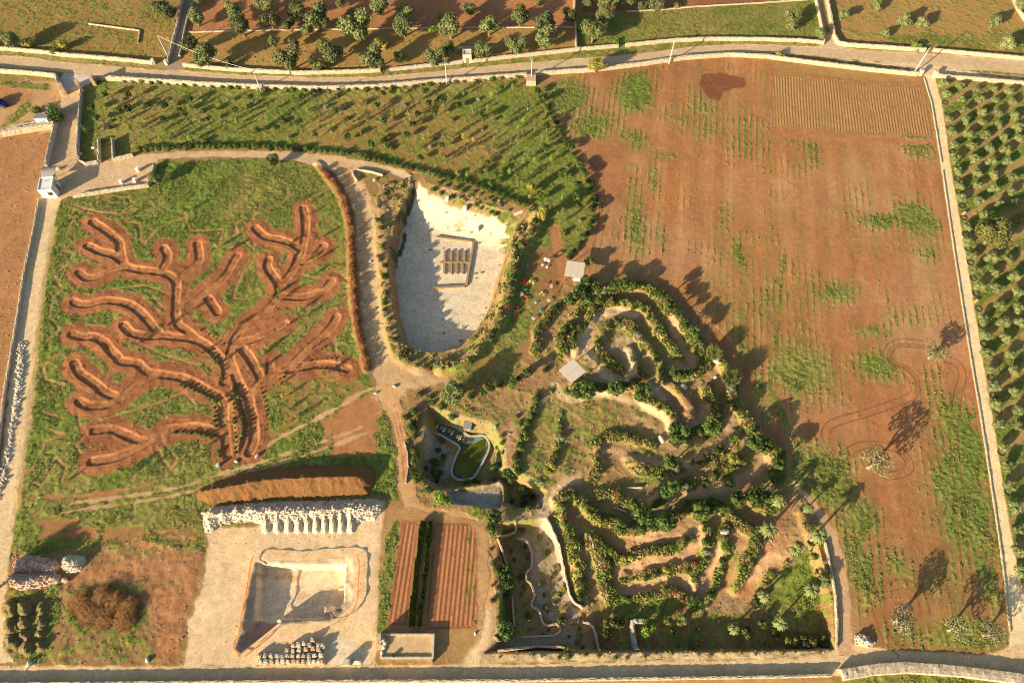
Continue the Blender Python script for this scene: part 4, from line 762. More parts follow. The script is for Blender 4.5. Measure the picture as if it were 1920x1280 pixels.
for k_, x, y, r, d_ in [('yel0',53,80,12,'yellowish roadside bush'),('yel1',117,84,10,'yellowish roadside bush'),('mix0',102,96,8,'yellowish roadside bush'),('mix1',430,120,10,'yellowish roadside bush'),('mix2',597,121,13,'yellow green grove bush'),('yel0',712,82,13,'yellow green grove bush'),('bright0',637,39,7,'small bright grove bush'),('mix0',660,24,10,'yellow green grove bush'),
    ('bright1',825,30,6,'small bright grove bush'),('bright0',810,55,8,'small bright grove bush'),('bright1',1085,52,7,'bright green wall bush'),('bright0',1155,77,6,'bright green wall bush'),('bright1',1719,87,9,'bright green wall bush'),('yel0',1462,101,8,'small yellow road bush'),('mix2',1010,5,7,'yellow green grove bush'),('mix1',1270,8,8,'yellow green grove bush'),('mix0',66,205,9,'low waste ground bush'),('mix2',1300,70,5,'yellow green grove bush'),('shrub1',101,213,15,'big green driveside bush')]:
    o = plant(k_, x, y, r*.155/.85, 'bush', .6); later(o, x, y, d_, 'bush', None)
o = plant('yellow', 1118, 120, 1.05, 'yellow_tree', 2.6); tag(o, 'bushy yellow tree growing against the road wall', 'tree')
# ------------------------------------------------------------------ young orchard at the right
ORC = '1770,155 1802,160 1832,164 1864,165 1895,170 1775,176 1804,184 1840,185 1869,186 1900,189 1809,205 1842,209 1872,210 1905,215 1780,222 1812,225 1845,230 1875,232 1910,237 1786,245 1817,250 1850,252 1882,255 1915,258 1789,271 1822,272 1856,277 1887,280 1792,295 1827,297 1860,300 1892,302 1798,320 1832,322 1866,326 1900,330 1800,345 1835,347 1865,352 1898,356 1805,370 1837,376 1875,380 1907,380 1845,400 1815,424 1915,407 1817,450 1825,479 1860,482 1894,486 1830,505 1865,510 1902,517 1836,535 1870,540 1910,545 1875,570 1911,577 1845,597 1882,602 1917,605 1850,627 1887,632 1852,662 1895,664 1860,690 1902,695 1867,725 1905,732 1871,757 1912,767 1875,795 1915,800 1885,837 1890,872 1897,910 1905,950 1908,990 1910,1030 1915,1070'
for x, y in P(ORC):
    edge_ = x < 1800+(y-155)*.165-3
    o = plant('young%d' % rng.randrange(3), x+rng.uniform(-1, 1), y+rng.uniform(-1, 1), rng.uniform(.70, .92), 'olive_tree', 1.9)
    later(o, x, y, 'young pale orchard olive', 'tree', 'young olives in rows right of the track')
for x, y in P('1795,205 1783,200 1960,300 1955,340 1950,400 1950,450 1948,500 1950,560 1950,620 1950,680 1950,760'):
    if x > 1925: later(plant('young%d' % rng.randrange(3), x, y, 0.85, 'olive_tree', 1.9), x, y, 'young pale orchard olive', 'tree', 'young olives in rows right of the track')
o = plant('big', 1865, 437, 1.0, 'spreading_tree', 4.0); tag(o, 'biggest spreading dark tree among the young orchard olives', 'tree')
b = MB(); K = 20
for i in range(K):
    a = 2*math.pi*i/K; b.tube([(.68*math.cos(a), .68*math.sin(a), .08), (.68*math.cos(a+.33), .68*math.sin(a+.33), .08)], [.075, .075], 5, False)
ring = b.build('irrigation_ring', M['dark'], link=False)
for x, y in P('1771,193 1777,213 1780,240 1784,285 1787,307 1794,336 1797,360 1803,387 1806,409 1809,440 1814,467 1819,493 1824,522 1829,551 1834,579 1840,611 1844,645 1857,708 1862,742 1870,770 1877,848 1890,922'):
    q = ring.copy(); COL.objects.link(q); g = at(x, y); q.location = g; later(q, x, y, 'black pipe ring', 'ring', 'black rings beside the track')
for x, y, lb in ((1828, 566, 'orange and cream crate beside the black rings'), (1806, 402, 'small orange crate near the big spreading orchard tree')):
    g = at(x, y); e = empty('crate', g, .6); MB().box((0, 0, .3), (.9, .6, .6)).build('crate_body', M['orange'], e); MB().box((0, 0, .63), (.8, .5, .06)).build('lid', M['cane'], e); tag(e, lb, 'crate')
# sparse field olives
for x, y, s_, lb in ((1752, 662, 1.0, 'thin silvery olive beside the track, inside the looping tyre marks'), (1640, 868, 1.25, 'widest silvery olive in the sown field above the palms'), (1690, 1162, 1.15, 'silvery olive with a thick shadow near the field bottom'), (1790, 1178, .95, 'faint silvery olive, middle of the three at the field bottom'), (1856, 1188, .9, 'faint silvery olive in the lowest corner of the sown field')):
    o = plant('sparse%d' % rng.randrange(2), x, y, s_, 'olive_tree', 2.2); tag(o, lb, 'tree', 'silvery olives in the sown field')
# palms etc
for k_, x, y, s_, lb in (('palm1', 1463, 939, .95, 'palm at the top end of the inner lane'), ('palm1', 1444, 990, 1.1, 'large bushy palm above the orange path'), ('palm0', 1536, 1003, .95, 'tall palm leaning over the inner lane'), ('palm0', 1517, 952, .6, 'slim little palm beside the bend of the inner lane'), ('palm0', 1551, 1086, .85, 'yellowish palm against the rough lane wall'),
    ('palm0', 1523, 1104, .9, 'pale palm on the grass left of the yellowish palm'), ('palm1', 1435, 1117, .8, 'palm at the lower end of the stony bank'), ('palm0', 1465, 1168, .8, 'lone palm in the dark lower garden grass'), ('palm1', 1378, 1178, .75, 'short golden palm at the bottom garden edge')):
    o = plant(k_, x, y, s_, 'palm', 4.2 if k_ == 'palm0' else 3.2); tag(o, lb, 'palm', 'palms of the garden')
for x, y, s_, lb in ((1491, 1027, 1.1, 'largest spiky agave left of the tall palm'), (1312, 1138, .9, 'spiky agave in the shade of the lower garden'), (1109, 1130, .6, 'small pale agave at the left of the lower garden'), (1355, 1065, .7, 'agave on the planted bank end'), (1062, 733, .8, 'agave below the pale shelter'), (1035, 730, .7, 'agave left of the sandy ridge'), (1012, 903, .8, 'agave on the dry slope')):
    o = plant('agave', x, y, s_, 'agave', .3); tag(o, lb, 'agave', 'agaves of the garden')
for x, y, s_, lb in ((1339, 660, 1.0, 'upper clump of yellow reeds by the garden path'), (1371, 706, 1.15, 'lower clump of yellow reeds by the field edge')):
    o = plant('reeds', x, y, s_, 'reed_clump', 1.5); tag(o, lb, 'reeds', 'yellow reed clumps')
tag(plant('oak', 849, 738, 1.05, 'olive_tree', 3.0), 'big round olive on the bare slope below the quarry', 'tree')
tag(plant('bright', 828, 936, 1.0, 'tree', 2.0), 'round yellow green tree at the bend of the farm road', 'tree')
tag(plant('bright', 1215, 1176, .95, 'tree', 2.2), 'leafy bright green tree in the shaded stone pen', 'tree')
tag(plant('gold0', 1106, 486, 1.15, 'tree', 1.8), 'golden tree behind the shelter by the play area', 'tree')
tag(plant('yellow', 1376, 858, .55, 'yellow_tree', 2.6), 'leaning pale yellow tree inside the bank loop', 'tree')
for x, y, s_ in ((508, 300, .8), (290, 335, .75)): later(plant('olive1', x, y, s_, 'tree', 2.4), x, y, 'dark path side tree', 'tree', None)
for x, y, s_ in ((926, 966, 1.25), (924, 988, 1.2), (946, 1068, 1.2), (949, 1088, 1.3), (953, 1115, .7), (947, 1180, 1.5)): later(plant('garden%d' % rng.randrange(3), x, y, s_, 'tree', 1.9), x, y, 'dark garden rim tree', 'tree', 'trees on the sunken garden rim')
for x, y, s_ in ((1055, 1160, .9), (1141, 1167, 1.0), (1162, 1166, 1.0), (1139, 1190, .9), (1265, 1182, .7), (1300, 1205, .8), (1403, 1185, 1.0), (1456, 1188, .9), (1485, 1203, 1.2), (1515, 1200, 1.3), (1545, 1203, 1.0), (1252, 1160, .9), (1278, 1162, .9), (1430, 1170, .8), (1063, 1220, .7), (1308, 1180, .5)):
    later(plant('gold%d' % rng.randrange(2), x, y, s_, 'tree', 1.6), x, y, 'small lower garden tree', 'tree', 'small trees of the lower garden')
for x, y, s_ in ((995, 350, .9), (1017, 400, 1.05)):
    o = plant('yellow', x, y, s_*.5, 'yellow_tree', 2.4, 1.9); later(o, x, y, 'slender yellow poplar', 'tree', None)
for x, y, s_ in ((1271, 812, 1.9), (1335, 800, 1.7), (1205, 735, 1.6), (1156, 726, 1.5), (1100, 730, 1.7), (1085, 735, 1.4), (1205, 965, 1.7), (1250, 978, 1.6), (1315, 960, 1.6), (1195, 947, 1.5), (1385, 935, 1.4), (1420, 930, 1.6), (1163, 988, 1.1), (1412, 830, 1.6), (1430, 838, 1.3), (1258, 865, 1.4), (1250, 920, 1.2), (1262, 912, 1.2), (1335, 950, 1.3), (1088, 545, 1.3), (1097, 528, 1.1), (1072, 560, 1.2), (1370, 905, .9),(1440,930,1.2)):
    later(plant('garden%d' % rng.randrange(3), x, y, s_, 'tree', 1.8), x, y, 'leafy garden bank tree', 'tree', 'leafy trees on the garden banks')
# shrubs along the banks
def along(q, step, jit=.5):
    p = smooth(q, 4); acc = 0; out = []
    for (ax, ay), (bx, by) in zip(p[:-1], p[1:]):
        L = math.hypot(bx-ax, by-ay); t = 0
        while acc+(L-t) >= step:
            t += step-acc; acc = 0; out.append((ax+(bx-ax)*t/L+rng.uniform(-jit, jit), ay+(by-ay)*t/L+rng.uniform(-jit, jit)))
        acc += L-t
    return out
def back(g):          # bearing of a ground point, used for wording only
    d = np.array([g[0], g[1], g[2]-CH]); z = d @ _f; return 960+FPX*(d @ _r)/z, 640-FPX*(d @ _u)/z
cand = []
dens = [2.0, 2.6, 2.3, 2.0, 2.0, 2.4, 2.2, 2.0, 3.6, 3.0, 2.1, 2.3, 2.2, 2.2, 2.0, 1.9, 1.9, 3.2, 3.0, 2.4, 2.4, 2.2, 2.2, 2.4, 3, 2.0, 2.2]
for bi, (q, dn_) in enumerate(zip(GB, dens)):
    for g in along(W(q, 1.0), dn_*.78, .6): cand.append((g, bi))
rng.shuffle(cand); cand = cand[:240]
for g, bi in cand:
    loc = (g[0], g[1], hz(*g)); px, py = back(loc); r_ = rng.random()
    if bi in (0, 10) and r_ < .45: later(plant('garden%d' % rng.randrange(3), 0, 0, rng.uniform(.8, 1.15), 'small_tree', loc=loc), px, py, 'small outer bank tree', 'tree', 'small trees on the outer garden bank'); continue
    ks = 'shrub%d' if r_ < .30 else ('mix%d' if r_ < .72 else 'yel0' if r_ < .78 else 'bright0' if r_ < .83 else 'dry0' if r_ < .91 else None)
    if ks: later(plant(ks % rng.randrange(3) if '%' in ks else ks, 0, 0, rng.uniform(.4, 1.2)*rng.uniform(.8, 1.1), 'shrub', loc=loc), px, py, {'s': 'green shrub', 'm': 'olive green shrub', 'y': 'yellow shrub', 'b': 'bright green shrub', 'd': 'brown dry shrub'}[ks[0]], 'shrub', 'shrubs planted on the garden banks')
    else: later(plant('silver%d' % rng.randrange(2), 0, 0, rng.uniform(.8, 1.4), 'silver_bush', loc=loc), px, py, 'silver grey bush', 'shrub', 'silver shrubs on the garden banks')
# shrubs round pond, quarry rims, sunken garden
def scatter(qs, step, keys, sz, name, desc, cat, grp, jit=.7, z=0):
    for q in qs:
        for g in along(W(q, z), step, jit):
            loc = (g[0], g[1], hz(*g)); px, py = back(loc); kk = rng.choice(keys)
            later(plant(kk, 0, 0, rng.uniform(*sz), name, loc=loc), px, py, desc, cat, grp)
scatter(['716,350 724,372 712,390 714,430 716,480 722,540 726,590 735,625 752,665 790,690 830,692 860,690'], 1.5, ['shrub0', 'mix0', 'mix1', 'silver0', 'dry0', 'mix2'], (.55, 1.0), 'shrub', 'low quarry rim shrub', 'shrub', 'shrubs on the left quarry rim')
scatter(['1012,410 1000,435 982,462 968,495 958,540 948,580 932,620 905,655 875,685', '1008,400 990,455 972,475'], 1.5, ['shrub0', 'shrub1', 'mix1', 'mix2', 'dry1'], (.6, 1.1), 'shrub', 'right quarry rim shrub', 'shrub', 'shrubs on the right quarry rim', 1.0)
scatter(['810,340 850,352 900,368 960,395', '800,352 870,378 940,402'], 2.0, ['shrub0', 'mix0', 'mix2', 'silver1'], (.5, .9), 'shrub', 'shrub above the quarry', 'shrub', 'shrubs above the quarry', .5)
scatter(['775,760 780,800 785,840 790,880 798,912 815,935', '765,770 772,820 778,870 785,915', '770,745 800,750 830,768 860,778'], 1.5, ['shrub0', 'shrub1', 'mix0', 'mix1', 'mix2'], (.6, 1.15), 'shrub', 'pond hollow rim shrub', 'shrub', 'shrubs on the pond hollow rim', .8)
scatter(['925,815 930,840 925,865 915,880', '965,770 975,800 972,830 968,860 965,890', '948,800 942,830 940,860', '1002,750 992,790 985,830'], 1.7, ['shrub1', 'mix0', 'mix1', 'silver0', 'bright0'], (.5, .95), 'shrub', 'pond slope shrub', 'shrub', 'shrubs right of the pond', .7)
scatter(['985,720 1010,700 1030,690', '870,752 900,740 930,725 970,712 1000,700', '905,735 950,715'], 2.0, ['garden0', 'garden1', 'shrub0', 'shrub2'], (.6, .9), 'young_tree', 'dark green slope shrub', 'shrub', 'shrubs between olive and pale shelter', .9)
scatter(['925,1010 928,1060 925,1110 932,1150 940,1190', '935,1030 940,1100', '960,1000 985,990', '1045,1050 1060,1090 1055,1130'], 1.8, ['shrub0', 'mix0', 'mix1', 'dry0', 'silver0'], (.45, .8), 'low_shrub', 'low sunken garden shrub', 'shrub', 'low shrubs of the sunken garden', .8)
scatter(['970,1010 985,1040 975,1060', '1020,990 1030,1010', '1010,1075 1030,1120 1038,1150', '985,1130 1000,1170 1035,1178', '1070,1140 1085,1160 1075,1190'], 1.0, ['mix0', 'mix1', 'yel0', 'silver0', 'silver1'], (.35, .7), 'dry_tuft', 'dry sunken garden tuft', 'shrub', 'dry tufts of the sunken garden', .9)
scatter(['915,1228 1000,1226 1100,1228 1200,1228 1300,1227 1400,1226 1540,1216'], 2.3, ['mix0', 'mix1', 'yel0', 'silver0'], (.35, .6), 'dry_tuft', 'straw coloured roadside tuft', 'shrub', 'tufts above the bottom road', .5)
scatter(['815,822 830,845 832,875 815,900', '858,905 880,910 905,905 925,900', '960,915 985,930 1005,940', '950,935 975,955 1005,955', '812,835 815,870 828,905', '930,870 940,895 960,905'], 1.5, ['shrub0', 'shrub2', 'mix0', 'bright0', 'garden0'], (.5, .95), 'low_shrub', 'pond hollow floor plant', 'shrub', 'plants on the pond hollow floor', .9, -3)
scatter(['945,1020 960,1060 950,1100', '975,1080 985,1110 975,1150', '1035,1030 1045,1075 1060,1105', '1000,990 1010,1015', '1005,1180 1030,1195', '1020,1085 1030,1110 1050,1135', '1075,1150 1090,1175 1075,1205', '1085,1200 1110,1205'], 1.2, ['mix1', 'silver0', 'dry1', 'yel1', 'mix2'], (.35, .75), 'rock_plant', 'small rock garden plant', 'plant', 'rock garden plants', 1.0, -2.6)
# dry plants on the dug bank
scatter(['600,312 624,342 644,376 657,420 661,470 664,540 670,600 681,650 690,690'], .95, ['dry0', 'dry1', 'dry2'], (.9, 1.35), 'dry_plant', 'reddish dry bank plant', 'plant', 'dry plants on the dug bank', .3, .5)
# hedges round the plantation
scatter(['252,284 300,280 400,276 480,277 560,281 640,288 700,301 760,314 800,326 880,345 940,368 985,388'], 1.35, ['shrub0', 'shrub1', 'shrub2', 'mix0'], (.75, 1.1), 'hedge_bush', 'round path hedge bush', 'bush', 'hedge along the curved path', .25)
scatter(['1005,170 1022,200 1040,232 1060,268 1078,300 1092,325 1105,350 1113,380 1108,415 1098,440 1080,468 1062,485'], 1.55, ['shrub0', 'shrub1', 'garden0'], (.75, 1.0), 'hedge_bush', 'dark plantation hedge bush', 'bush', 'hedge between plantation and field', .3)
scatter(['215,152 300,157 400,163 480,168 560,171 640,170 720,167 800,160 880,154 960,148 985,148'], 2.3, ['shrub0', 'shrub2', 'silver0', 'mix0'], (.7, 1.1), 'bush', 'road wall foot bush', 'bush', 'bushes below the road wall', .4)
# plantation saplings
plw = np.array(W(PLANT)); pl2 = W('175,175 480,180 700,178 985,165 1030,225 1070,300 1100,360 1095,420 1060,470 1030,440 1000,395 985,375 880,335 760,303 620,272 480,265 260,272 165,270 160,220')
def inside(p, poly):
    c = False; n = len(poly)
    for k in range(n):
        ax, ay = poly[k]; bx, by = poly[(k+1) % n]
        if (ay > p[1]) != (by > p[1]) and p[0] < (bx-ax)*(p[1]-ay)/(by-ay+1e-12)+ax: c = not c
    return c
x0, y0 = np.min(pl2, 0); x1, y1 = np.max(pl2, 0); n_pl = 0
sp_ = 3.55; cells = [(i, j) for i in range(int((x1-x0)/sp_)+2) for j in range(int((y1-y0)/sp_)+2)]; rng.shuffle(cells)
for i, j in cells:
    g = (x0+i*sp_+rng.uniform(-1.2, 1.2)+.5*sp_*(j % 2), y0+j*sp_+rng.uniform(-1.1, 1.1))
    if n_pl >= 296 or not inside(g, pl2) or rng.random() < .12: continue
    n_pl += 1; loc = (g[0], g[1], hz(*g)); px, py = back(loc); r_ = rng.random()
    k_, nm, ds, sz = (('sap%d' % rng.randrange(3), 'sapling', 'thin young tree', (1.0, 1.6)) if r_ < .36 else ('saplime%d' % rng.randrange(2), 'sapling', 'lime green young tree', (.95, 1.3)) if r_ < .46 else ('sapyel%d' % rng.randrange(2), 'sapling', 'yellow young tree', (.7, 1.0)) if r_ < .53
        else ('silver%d' % rng.randrange(2), 'silver_bush', 'silver round bush', (.8, 1.2)) if r_ < .64 else ('garden%d' % rng.randrange(3), 'young_tree', 'dark green young tree', (.6, .95)) if r_ < .93 else ('mix%d' % rng.randrange(3), 'low_bush', 'olive green low bush', (.7, 1.1)))
    later(plant(k_, 0, 0, rng.uniform(*sz), nm, loc=loc), px, py, ds, 'tree' if 'tree' in ds else 'shrub', 'young plants of the plantation')
# labyrinth saplings (yellow green) and seedling rows
for x, y in P('575,378 592,447 577,402 552,378 540,455 593,483 567,490 502,555 515,620 580,516 520,560 562,577 646,452 655,512 575,655 522,545 485,665 488,686 530,743 513,725 606,700 557,780 525,775 500,650 535,792 413,757 400,752 366,665 402,680 427,792 378,820 240,640 236,650 300,612 236,890 275,875 112,905 345,395 232,405 437,610 345,585 420,470 240,880 382,836 405,460 562,595'):
    later(plant(rng.choice(['saplime0', 'sapyel0', 'saplime1', 'sap0']), x, y, rng.uniform(.7, 1.0), 'sapling', 1.0), x, y, 'yellow green meadow sapling', 'tree', 'saplings in the labyrinth meadow')
scatter(['437,722 445,745 452,775 455,800 452,830', '432,724 436,760 440,800 442,850', '330,718 355,728 385,742 400,765 402,800', '318,806 345,810 375,813 400,822', '410,865 408,845', '380,655 405,668 414,700 412,716'], 1.0, ['shrub0', 'shrub1', 'bright0'], (.3, .48), 'seedling', 'small labyrinth bank plant', 'plant', 'seedlings on the labyrinth banks', .12, .4)
scatter(['450,625 430,645 425,650', '625,640 600,655 570,675 545,697 520,712', '370,615 400,632 420,645', '640,672 600,672 575,678', '560,700 590,690 610,690', '487,720 495,750 500,780 498,810'], 1.0, ['shrub0', 'dry0'], (.22, .34), 'seedling', 'tiny labyrinth seedling', 'plant', 'seedlings lining the labyrinth branches', .08, .2)
# ------------------------------------------------------------------ buildings
def corner(x, y, h=0):
    g = at(x, y, h); return g
g0 = at(100, 366); g1 = at(74, 367); z0 = 0.0
# gatehouse
pa = [gp(75, 334, 2.7), gp(101, 331, 2.7), gp(96, 355, 2.7), gp(71, 359, 2.7)]
cx = sum(p[0] for p in pa)/4; cy = sum(p[1] for p in pa)/4; ang = math.atan2(pa[1][1]-pa[0][1], pa[1][0]-pa[0][0])
wx = math.hypot(pa[1][0]-pa[0][0], pa[1][1]-pa[0][1]); wy = math.hypot(pa[2][0]-pa[1][0], pa[2][1]-pa[1][1])
e = empty('gatehouse', (cx, cy, hz(cx, cy)), ang)
MB().box((0, 0, 1.3), (wx, wy, 2.8)).build('wall', M['white'], e)
r_ = MB().box((0, 0, 2.74), (wx-.3, wy-.3, .08)); rf = r_.build('roof', M['white'], e)
pr = MB(); pr.box((0, wy/2-.08, 2.82), (wx+.04, .2, .24)); pr.box((0, -wy/2+.08, 2.82), (wx+.04, .2, .24)); pr.box((wx/2-.08, 0, 2.82), (.2, wy-.24, .24)); pr.box((-wx/2+.08, 0, 2.82), (.2, wy-.24, .24)); pr.build('parapet', M['white'], rf)
v_ = MB(); v_.tube([(-.5, .6, 2.8), (.5, .9, 3.2)], [.06, .06], 6); v_.build('vent_pipe', M['metal'], rf)
d_ = MB().box((wx/2+.03, .5, 1.0), (.08, .95, 2.0)).build('door', M['wood'], e); MB().box((wx/2+.09, .2, 1.0), (.05, .06, .12)).build('handle', M['metal'], d_)
wn = MB().box((.55, -wy/2-.03, 1.45), (.85, .08, .75)).build('window', M['glass'], e); f_ = MB(); f_.box((.55, -wy/2-.05, 1.86), (.95, .1, .08)); f_.box((.55, -wy/2-.05, 1.04), (.95, .12, .08)); f_.build('frame', M['wood'], wn)
MB().box((wx/2+.25, .5, 2.25), (.6, 1.4, .08)).build('door_canopy', M['conc'], e)
tag(e, 'small white flat roofed gatehouse at the corner of the gravel yard', 'gatehouse')
# curved canopy behind it
cxy = gp(91, 320, 2.0); e = empty('curved_canopy', (cxy[0], cxy[1], 0), ang)
vs, fs = [], []; K = 10; wd_, ln = 3.1, 3.3
for lay in (0, 1):
    for k in range(K+1):
        t = k/K; yy = (t-.5)*ln; zz = 1.7+.65*math.sin(math.pi*t)-.05*lay
        vs += [(-wd_/2, yy, zz), (wd_/2, yy, zz)]
for lay in (0, 1):
    o_ = lay*(K+1)*2
    for k in range(K): fs.append((o_+2*k, o_+2*k+1, o_+2*k+3, o_+2*k+2) if lay == 0 else (o_+2*k+2, o_+2*k+3, o_+2*k+1, o_+2*k))
mesh('roof', vs, fs, M['sheetgrey'], e)
for sx_ in (-1, 1):
    for sy_ in (-1, 1): MB().box((sx_*wd_*.46, sy_*ln*.48, .8), (.12, .12, 1.9)).build('post', M['metal'], e)
tag(e, 'grey barrel shaped canopy right behind the white gatehouse', 'canopy')
# utility box with blue sheet roof
g = gp(82, 226, 1.2); e = empty('utility_cabin', (g[0], g[1], hz(*g)), .08)
MB().box((0, 0, 1.1), (2.9, 1.5, 2.3)).build('wall', M['white'], e); MB().box((-.05, .15, 2.42), (3.1, 1.9, .1), 0, 1, 0, rx=-.22).build('roof', M['sheetblue'], e)
vv = MB(); vv.box((-.5, -.77, 1.7), (.3, .06, .3)); vv.build('vent', M['dark'], e); vv = MB(); vv.box((.5, -.77, 1.7), (.3, .06, .3)); vv.build('vent', M['dark'], e); MB().box((0, -.78, .8), (.8, .06, 1.5)).build('door', M['metal'], e)
tag(e, 'white utility cabin with sloping blue grey sheet roof beside the drive', 'cabin')
# hut by the road
g = gp(876, 106, 1.3); e = empty('stone_hut', (g[0], g[1], hz(*g)), .05)
MB().box((0, 0, 1.2), (2.3, 2.2, 2.5), 0, .97, .03).build('wall', M['stone'], e); rf = MB().box((0, 0, 2.47), (1.8, 1.7, .1)).build('roof', M['conc'], e)
b = MB()
for c_, s_ in (((0, 1.0, 2.58), (2.3, .25, .25)), ((0, -1.0, 2.58), (2.3, .25, .25)), ((1.02, 0, 2.58), (.25, 1.72, .25)), ((-1.02, 0, 2.58), (.25, 1.72, .25))): b.box(c_, s_)
b.build('parapet', M['stone'], rf); MB().box((0, -1.13, .9), (.8, .08, 1.6)).build('door', M['wood'], e)
tag(e, 'small square stone hut with parapet roof on the road edge', 'hut')
# walled terrace
A0, A1, A2, A3 = gp(716, 1187, .9), gp(814.6, 1187, .9), gp(812, 1234, .9), gp(714, 1234, .9)
cx = (A0[0]+A1[0]+A2[0]+A3[0])/4; cy = (A0[1]+A1[1]+A2[1]+A3[1])/4; wx = math.hypot(A1[0]-A0[0], A1[1]-A0[1]); wy = math.hypot(A0[0]-A3[0], A0[1]-A3[1]); ang = math.atan2(A1[1]-A0[1], A1[0]-A0[0])
e = empty('walled_terrace', (cx, cy, hz(cx, cy)), ang)
MB().box((0, 0, .3), (wx-.5, wy-.5, .7)).build('floor', mat('plank_screed', (0.62, 0.44, 0.24), (0.55, 0.36, 0.18), 1.2, .9), e)
for nm_, c_, s_ in (('wall', (0, wy/2-.15, .45), (wx, .3, 1.0)), ('wall', (0, -wy/2+.15, .45), (wx, .3, .98)), ('wall', (wx/2-.15, 0, .45), (.3, wy-.62, .99)), ('wall', (-wx/2+.15, 0, .45), (.3, wy-.62, .99))):
    b = MB(); n = int(max(s_[0], s_[1])/.45)
    for k in range(n):
        q = (k+.5)/n-.5; b.box((c_[0]+(q*s_[0] if s_[0] > s_[1] else 0), c_[1]+(q*s_[1] if s_[1] > s_[0] else 0), c_[2]+rng.uniform(-.015, .03)), ((s_[0]/n*.95 if s_[0] > s_[1] else .3), (s_[1]/n*.95 if s_[1] > s_[0] else .3), s_[2]))
    b.build(nm_, M['stone'], e)
for k in range(4): MB().box((-wx/2-.35, 1.5-.55*k, .35+.25*(3-k)), (.75, .52, .8+.5*(3-k))).build('step', M['stone2'], e)
MB().box((wx/2-.45, -wy/2-.3, .4), (.6, .6, 1.0)).build('buttress', M['stone2'], e)
tag(e, 'rectangular roofless terrace with low stone walls beside the bottom road', 'terrace')
g = gp(739, 1228, .7); b = MB().tube([(0, 0, 0), (0, 0, .45)], [.28, .33], 10).build('bucket', M['dark']); b.location = (g[0], g[1], .66); tag(b, 'black bucket on the floor of the walled terrace', 'bucket')
for k, (x, y) in enumerate(((718, 1199), (722, 1205), (719, 1213), (716, 1222))):
    g = gp(x, y, 1.2); b = MB().rock((0, 0, 0), .38, (1, 1, .7), k).build('boulder', M['stone']); b.location = (g[0], g[1], 1.15-.1*k); later(b, x, y, 'loose stone on terrace wall', 'stone', 'loose stones on the terrace wall')
# shelters
def shelter(q, h, label, panels):
    c = [gp(a, b_, h) for a, b_ in P(q)]; cx = sum(p[0] for p in c)/4; cy = sum(p[1] for p in c)/4; z = hz(cx, cy); c = [gp(a, b_, z+h) for a, b_ in P(q)]
    cx = sum(p[0] for p in c)/4; cy = sum(p[1] for p in c)/4; e = empty('shade_shelter', (cx, cy, z)); L = [Vector((p[0]-cx, p[1]-cy, 0)) for p in c]
    for k in range(panels):
        t0, t1 = (k+.012)/panels, (k+.988)/panels; vs = []
        for zz in (h, h-.07):
            for t, a, b_ in ((t0, 0, 1), (t1, 0, 1), (t1, 3, 2), (t0, 3, 2)):
                p = L[a].lerp(L[b_], t); vs.append((p.x, p.y, zz))
        mesh('roof_panel', vs, [(3, 2, 1, 0), (4, 5, 6, 7), (0, 1, 5, 4), (1, 2, 6, 5), (2, 3, 7, 6), (3, 0, 4, 7)], M['cane'], e)
    for p in L: MB().tube([(p.x*.93, p.y*.93, -.3), (p.x*.93, p.y*.93, h-.1)], [.07, .07], 6).build('post', M['wood'], e)
    b = MB()
    for a in range(4):
        p, q_ = L[a]*.93, L[(a+1) % 4]*.93; b.tube([(p.x, p.y, h-.13), (q_.x, q_.y, h-.13)], [.05, .05], 4)
    b.build('beam', M['wood'], e); tag(e, label, 'shelter', 'flat roofed shade shelters')
shelter('1063,488 1097.5,493 1093,523 1058,516', 2.5, 'three panel pale roofed shelter beside the play area', 3)
shelter('1075,672 1099,697 1072,718 1048,693', 2.5, 'diamond turned pale roofed shelter standing among the garden banks', 2)
for x, y in ((1080, 524), (1087, 525)):
    g = at(x, y, .3); b = MB().rock((0, 0, .3), .55, (1.3, .8, .7), x).build('white_sack', M['whitep']); b.location = g; later(b, x, y, 'white sack under shelter edge', 'sack', 'white sacks')
# ------------------------------------------------------------------ utility poles and wires
tops = {}
def pole(x, y, h, label, arm=True):
    g = at(x, y); e = empty('utility_pole', g); MB().tube([(0, 0, -.3), (0, 0, h)], [.17, .10], 8).build('shaft', M['conc'], e)
    if arm:
        MB().box((0, 0, h-.3), (1.5, .1, .1), .9).build('crossarm', M['metal'], e)
        for k in (-1, 1): MB().tube([(k*.42, k*.53, h-.25), (k*.42, k*.53, h)], [.06, .05], 6).build('insulator', M['conc'], e)
    tag(e, label, 'pole', 'utility poles'); tops[label] = (g[0], g[1], g[2]+h); return tops[label]
p0 = pole(313, 102, 5.6, 'short leaning white pole beside the top left lane', False); p1 = pole(489, 170, 6.4, 'pole rising over the wall left of centre on the road'); p2 = pole(838, 159, 7.2, 'pole standing across the road from the small stone hut')
p3 = pole(996, 152, 7.4, 'pole planted in the square stone plinth'); p4 = pole(1254, 120, 7.8, 'pole at the road bend above the sown field'); p5 = pole(1712, 139, 8.0, 'tallest pole at the gate of the right hand track')
def wire(a, b_, label):
    pts = [(a[0]+(b_[0]-a[0])*t/14, a[1]+(b_[1]-a[1])*t/14, a[2]+(b_[2]-a[2])*t/14-1.1*4*(t/14)*(1-t/14)) for t in range(15)]
    o = MB().tube(pts, [.035]*15, 4).build('wire', M['whitep']); tag(o, label, 'wire', 'overhead wires')
wire(p0, p1, 'white wire sagging from the lane pole to the next roadside pole')
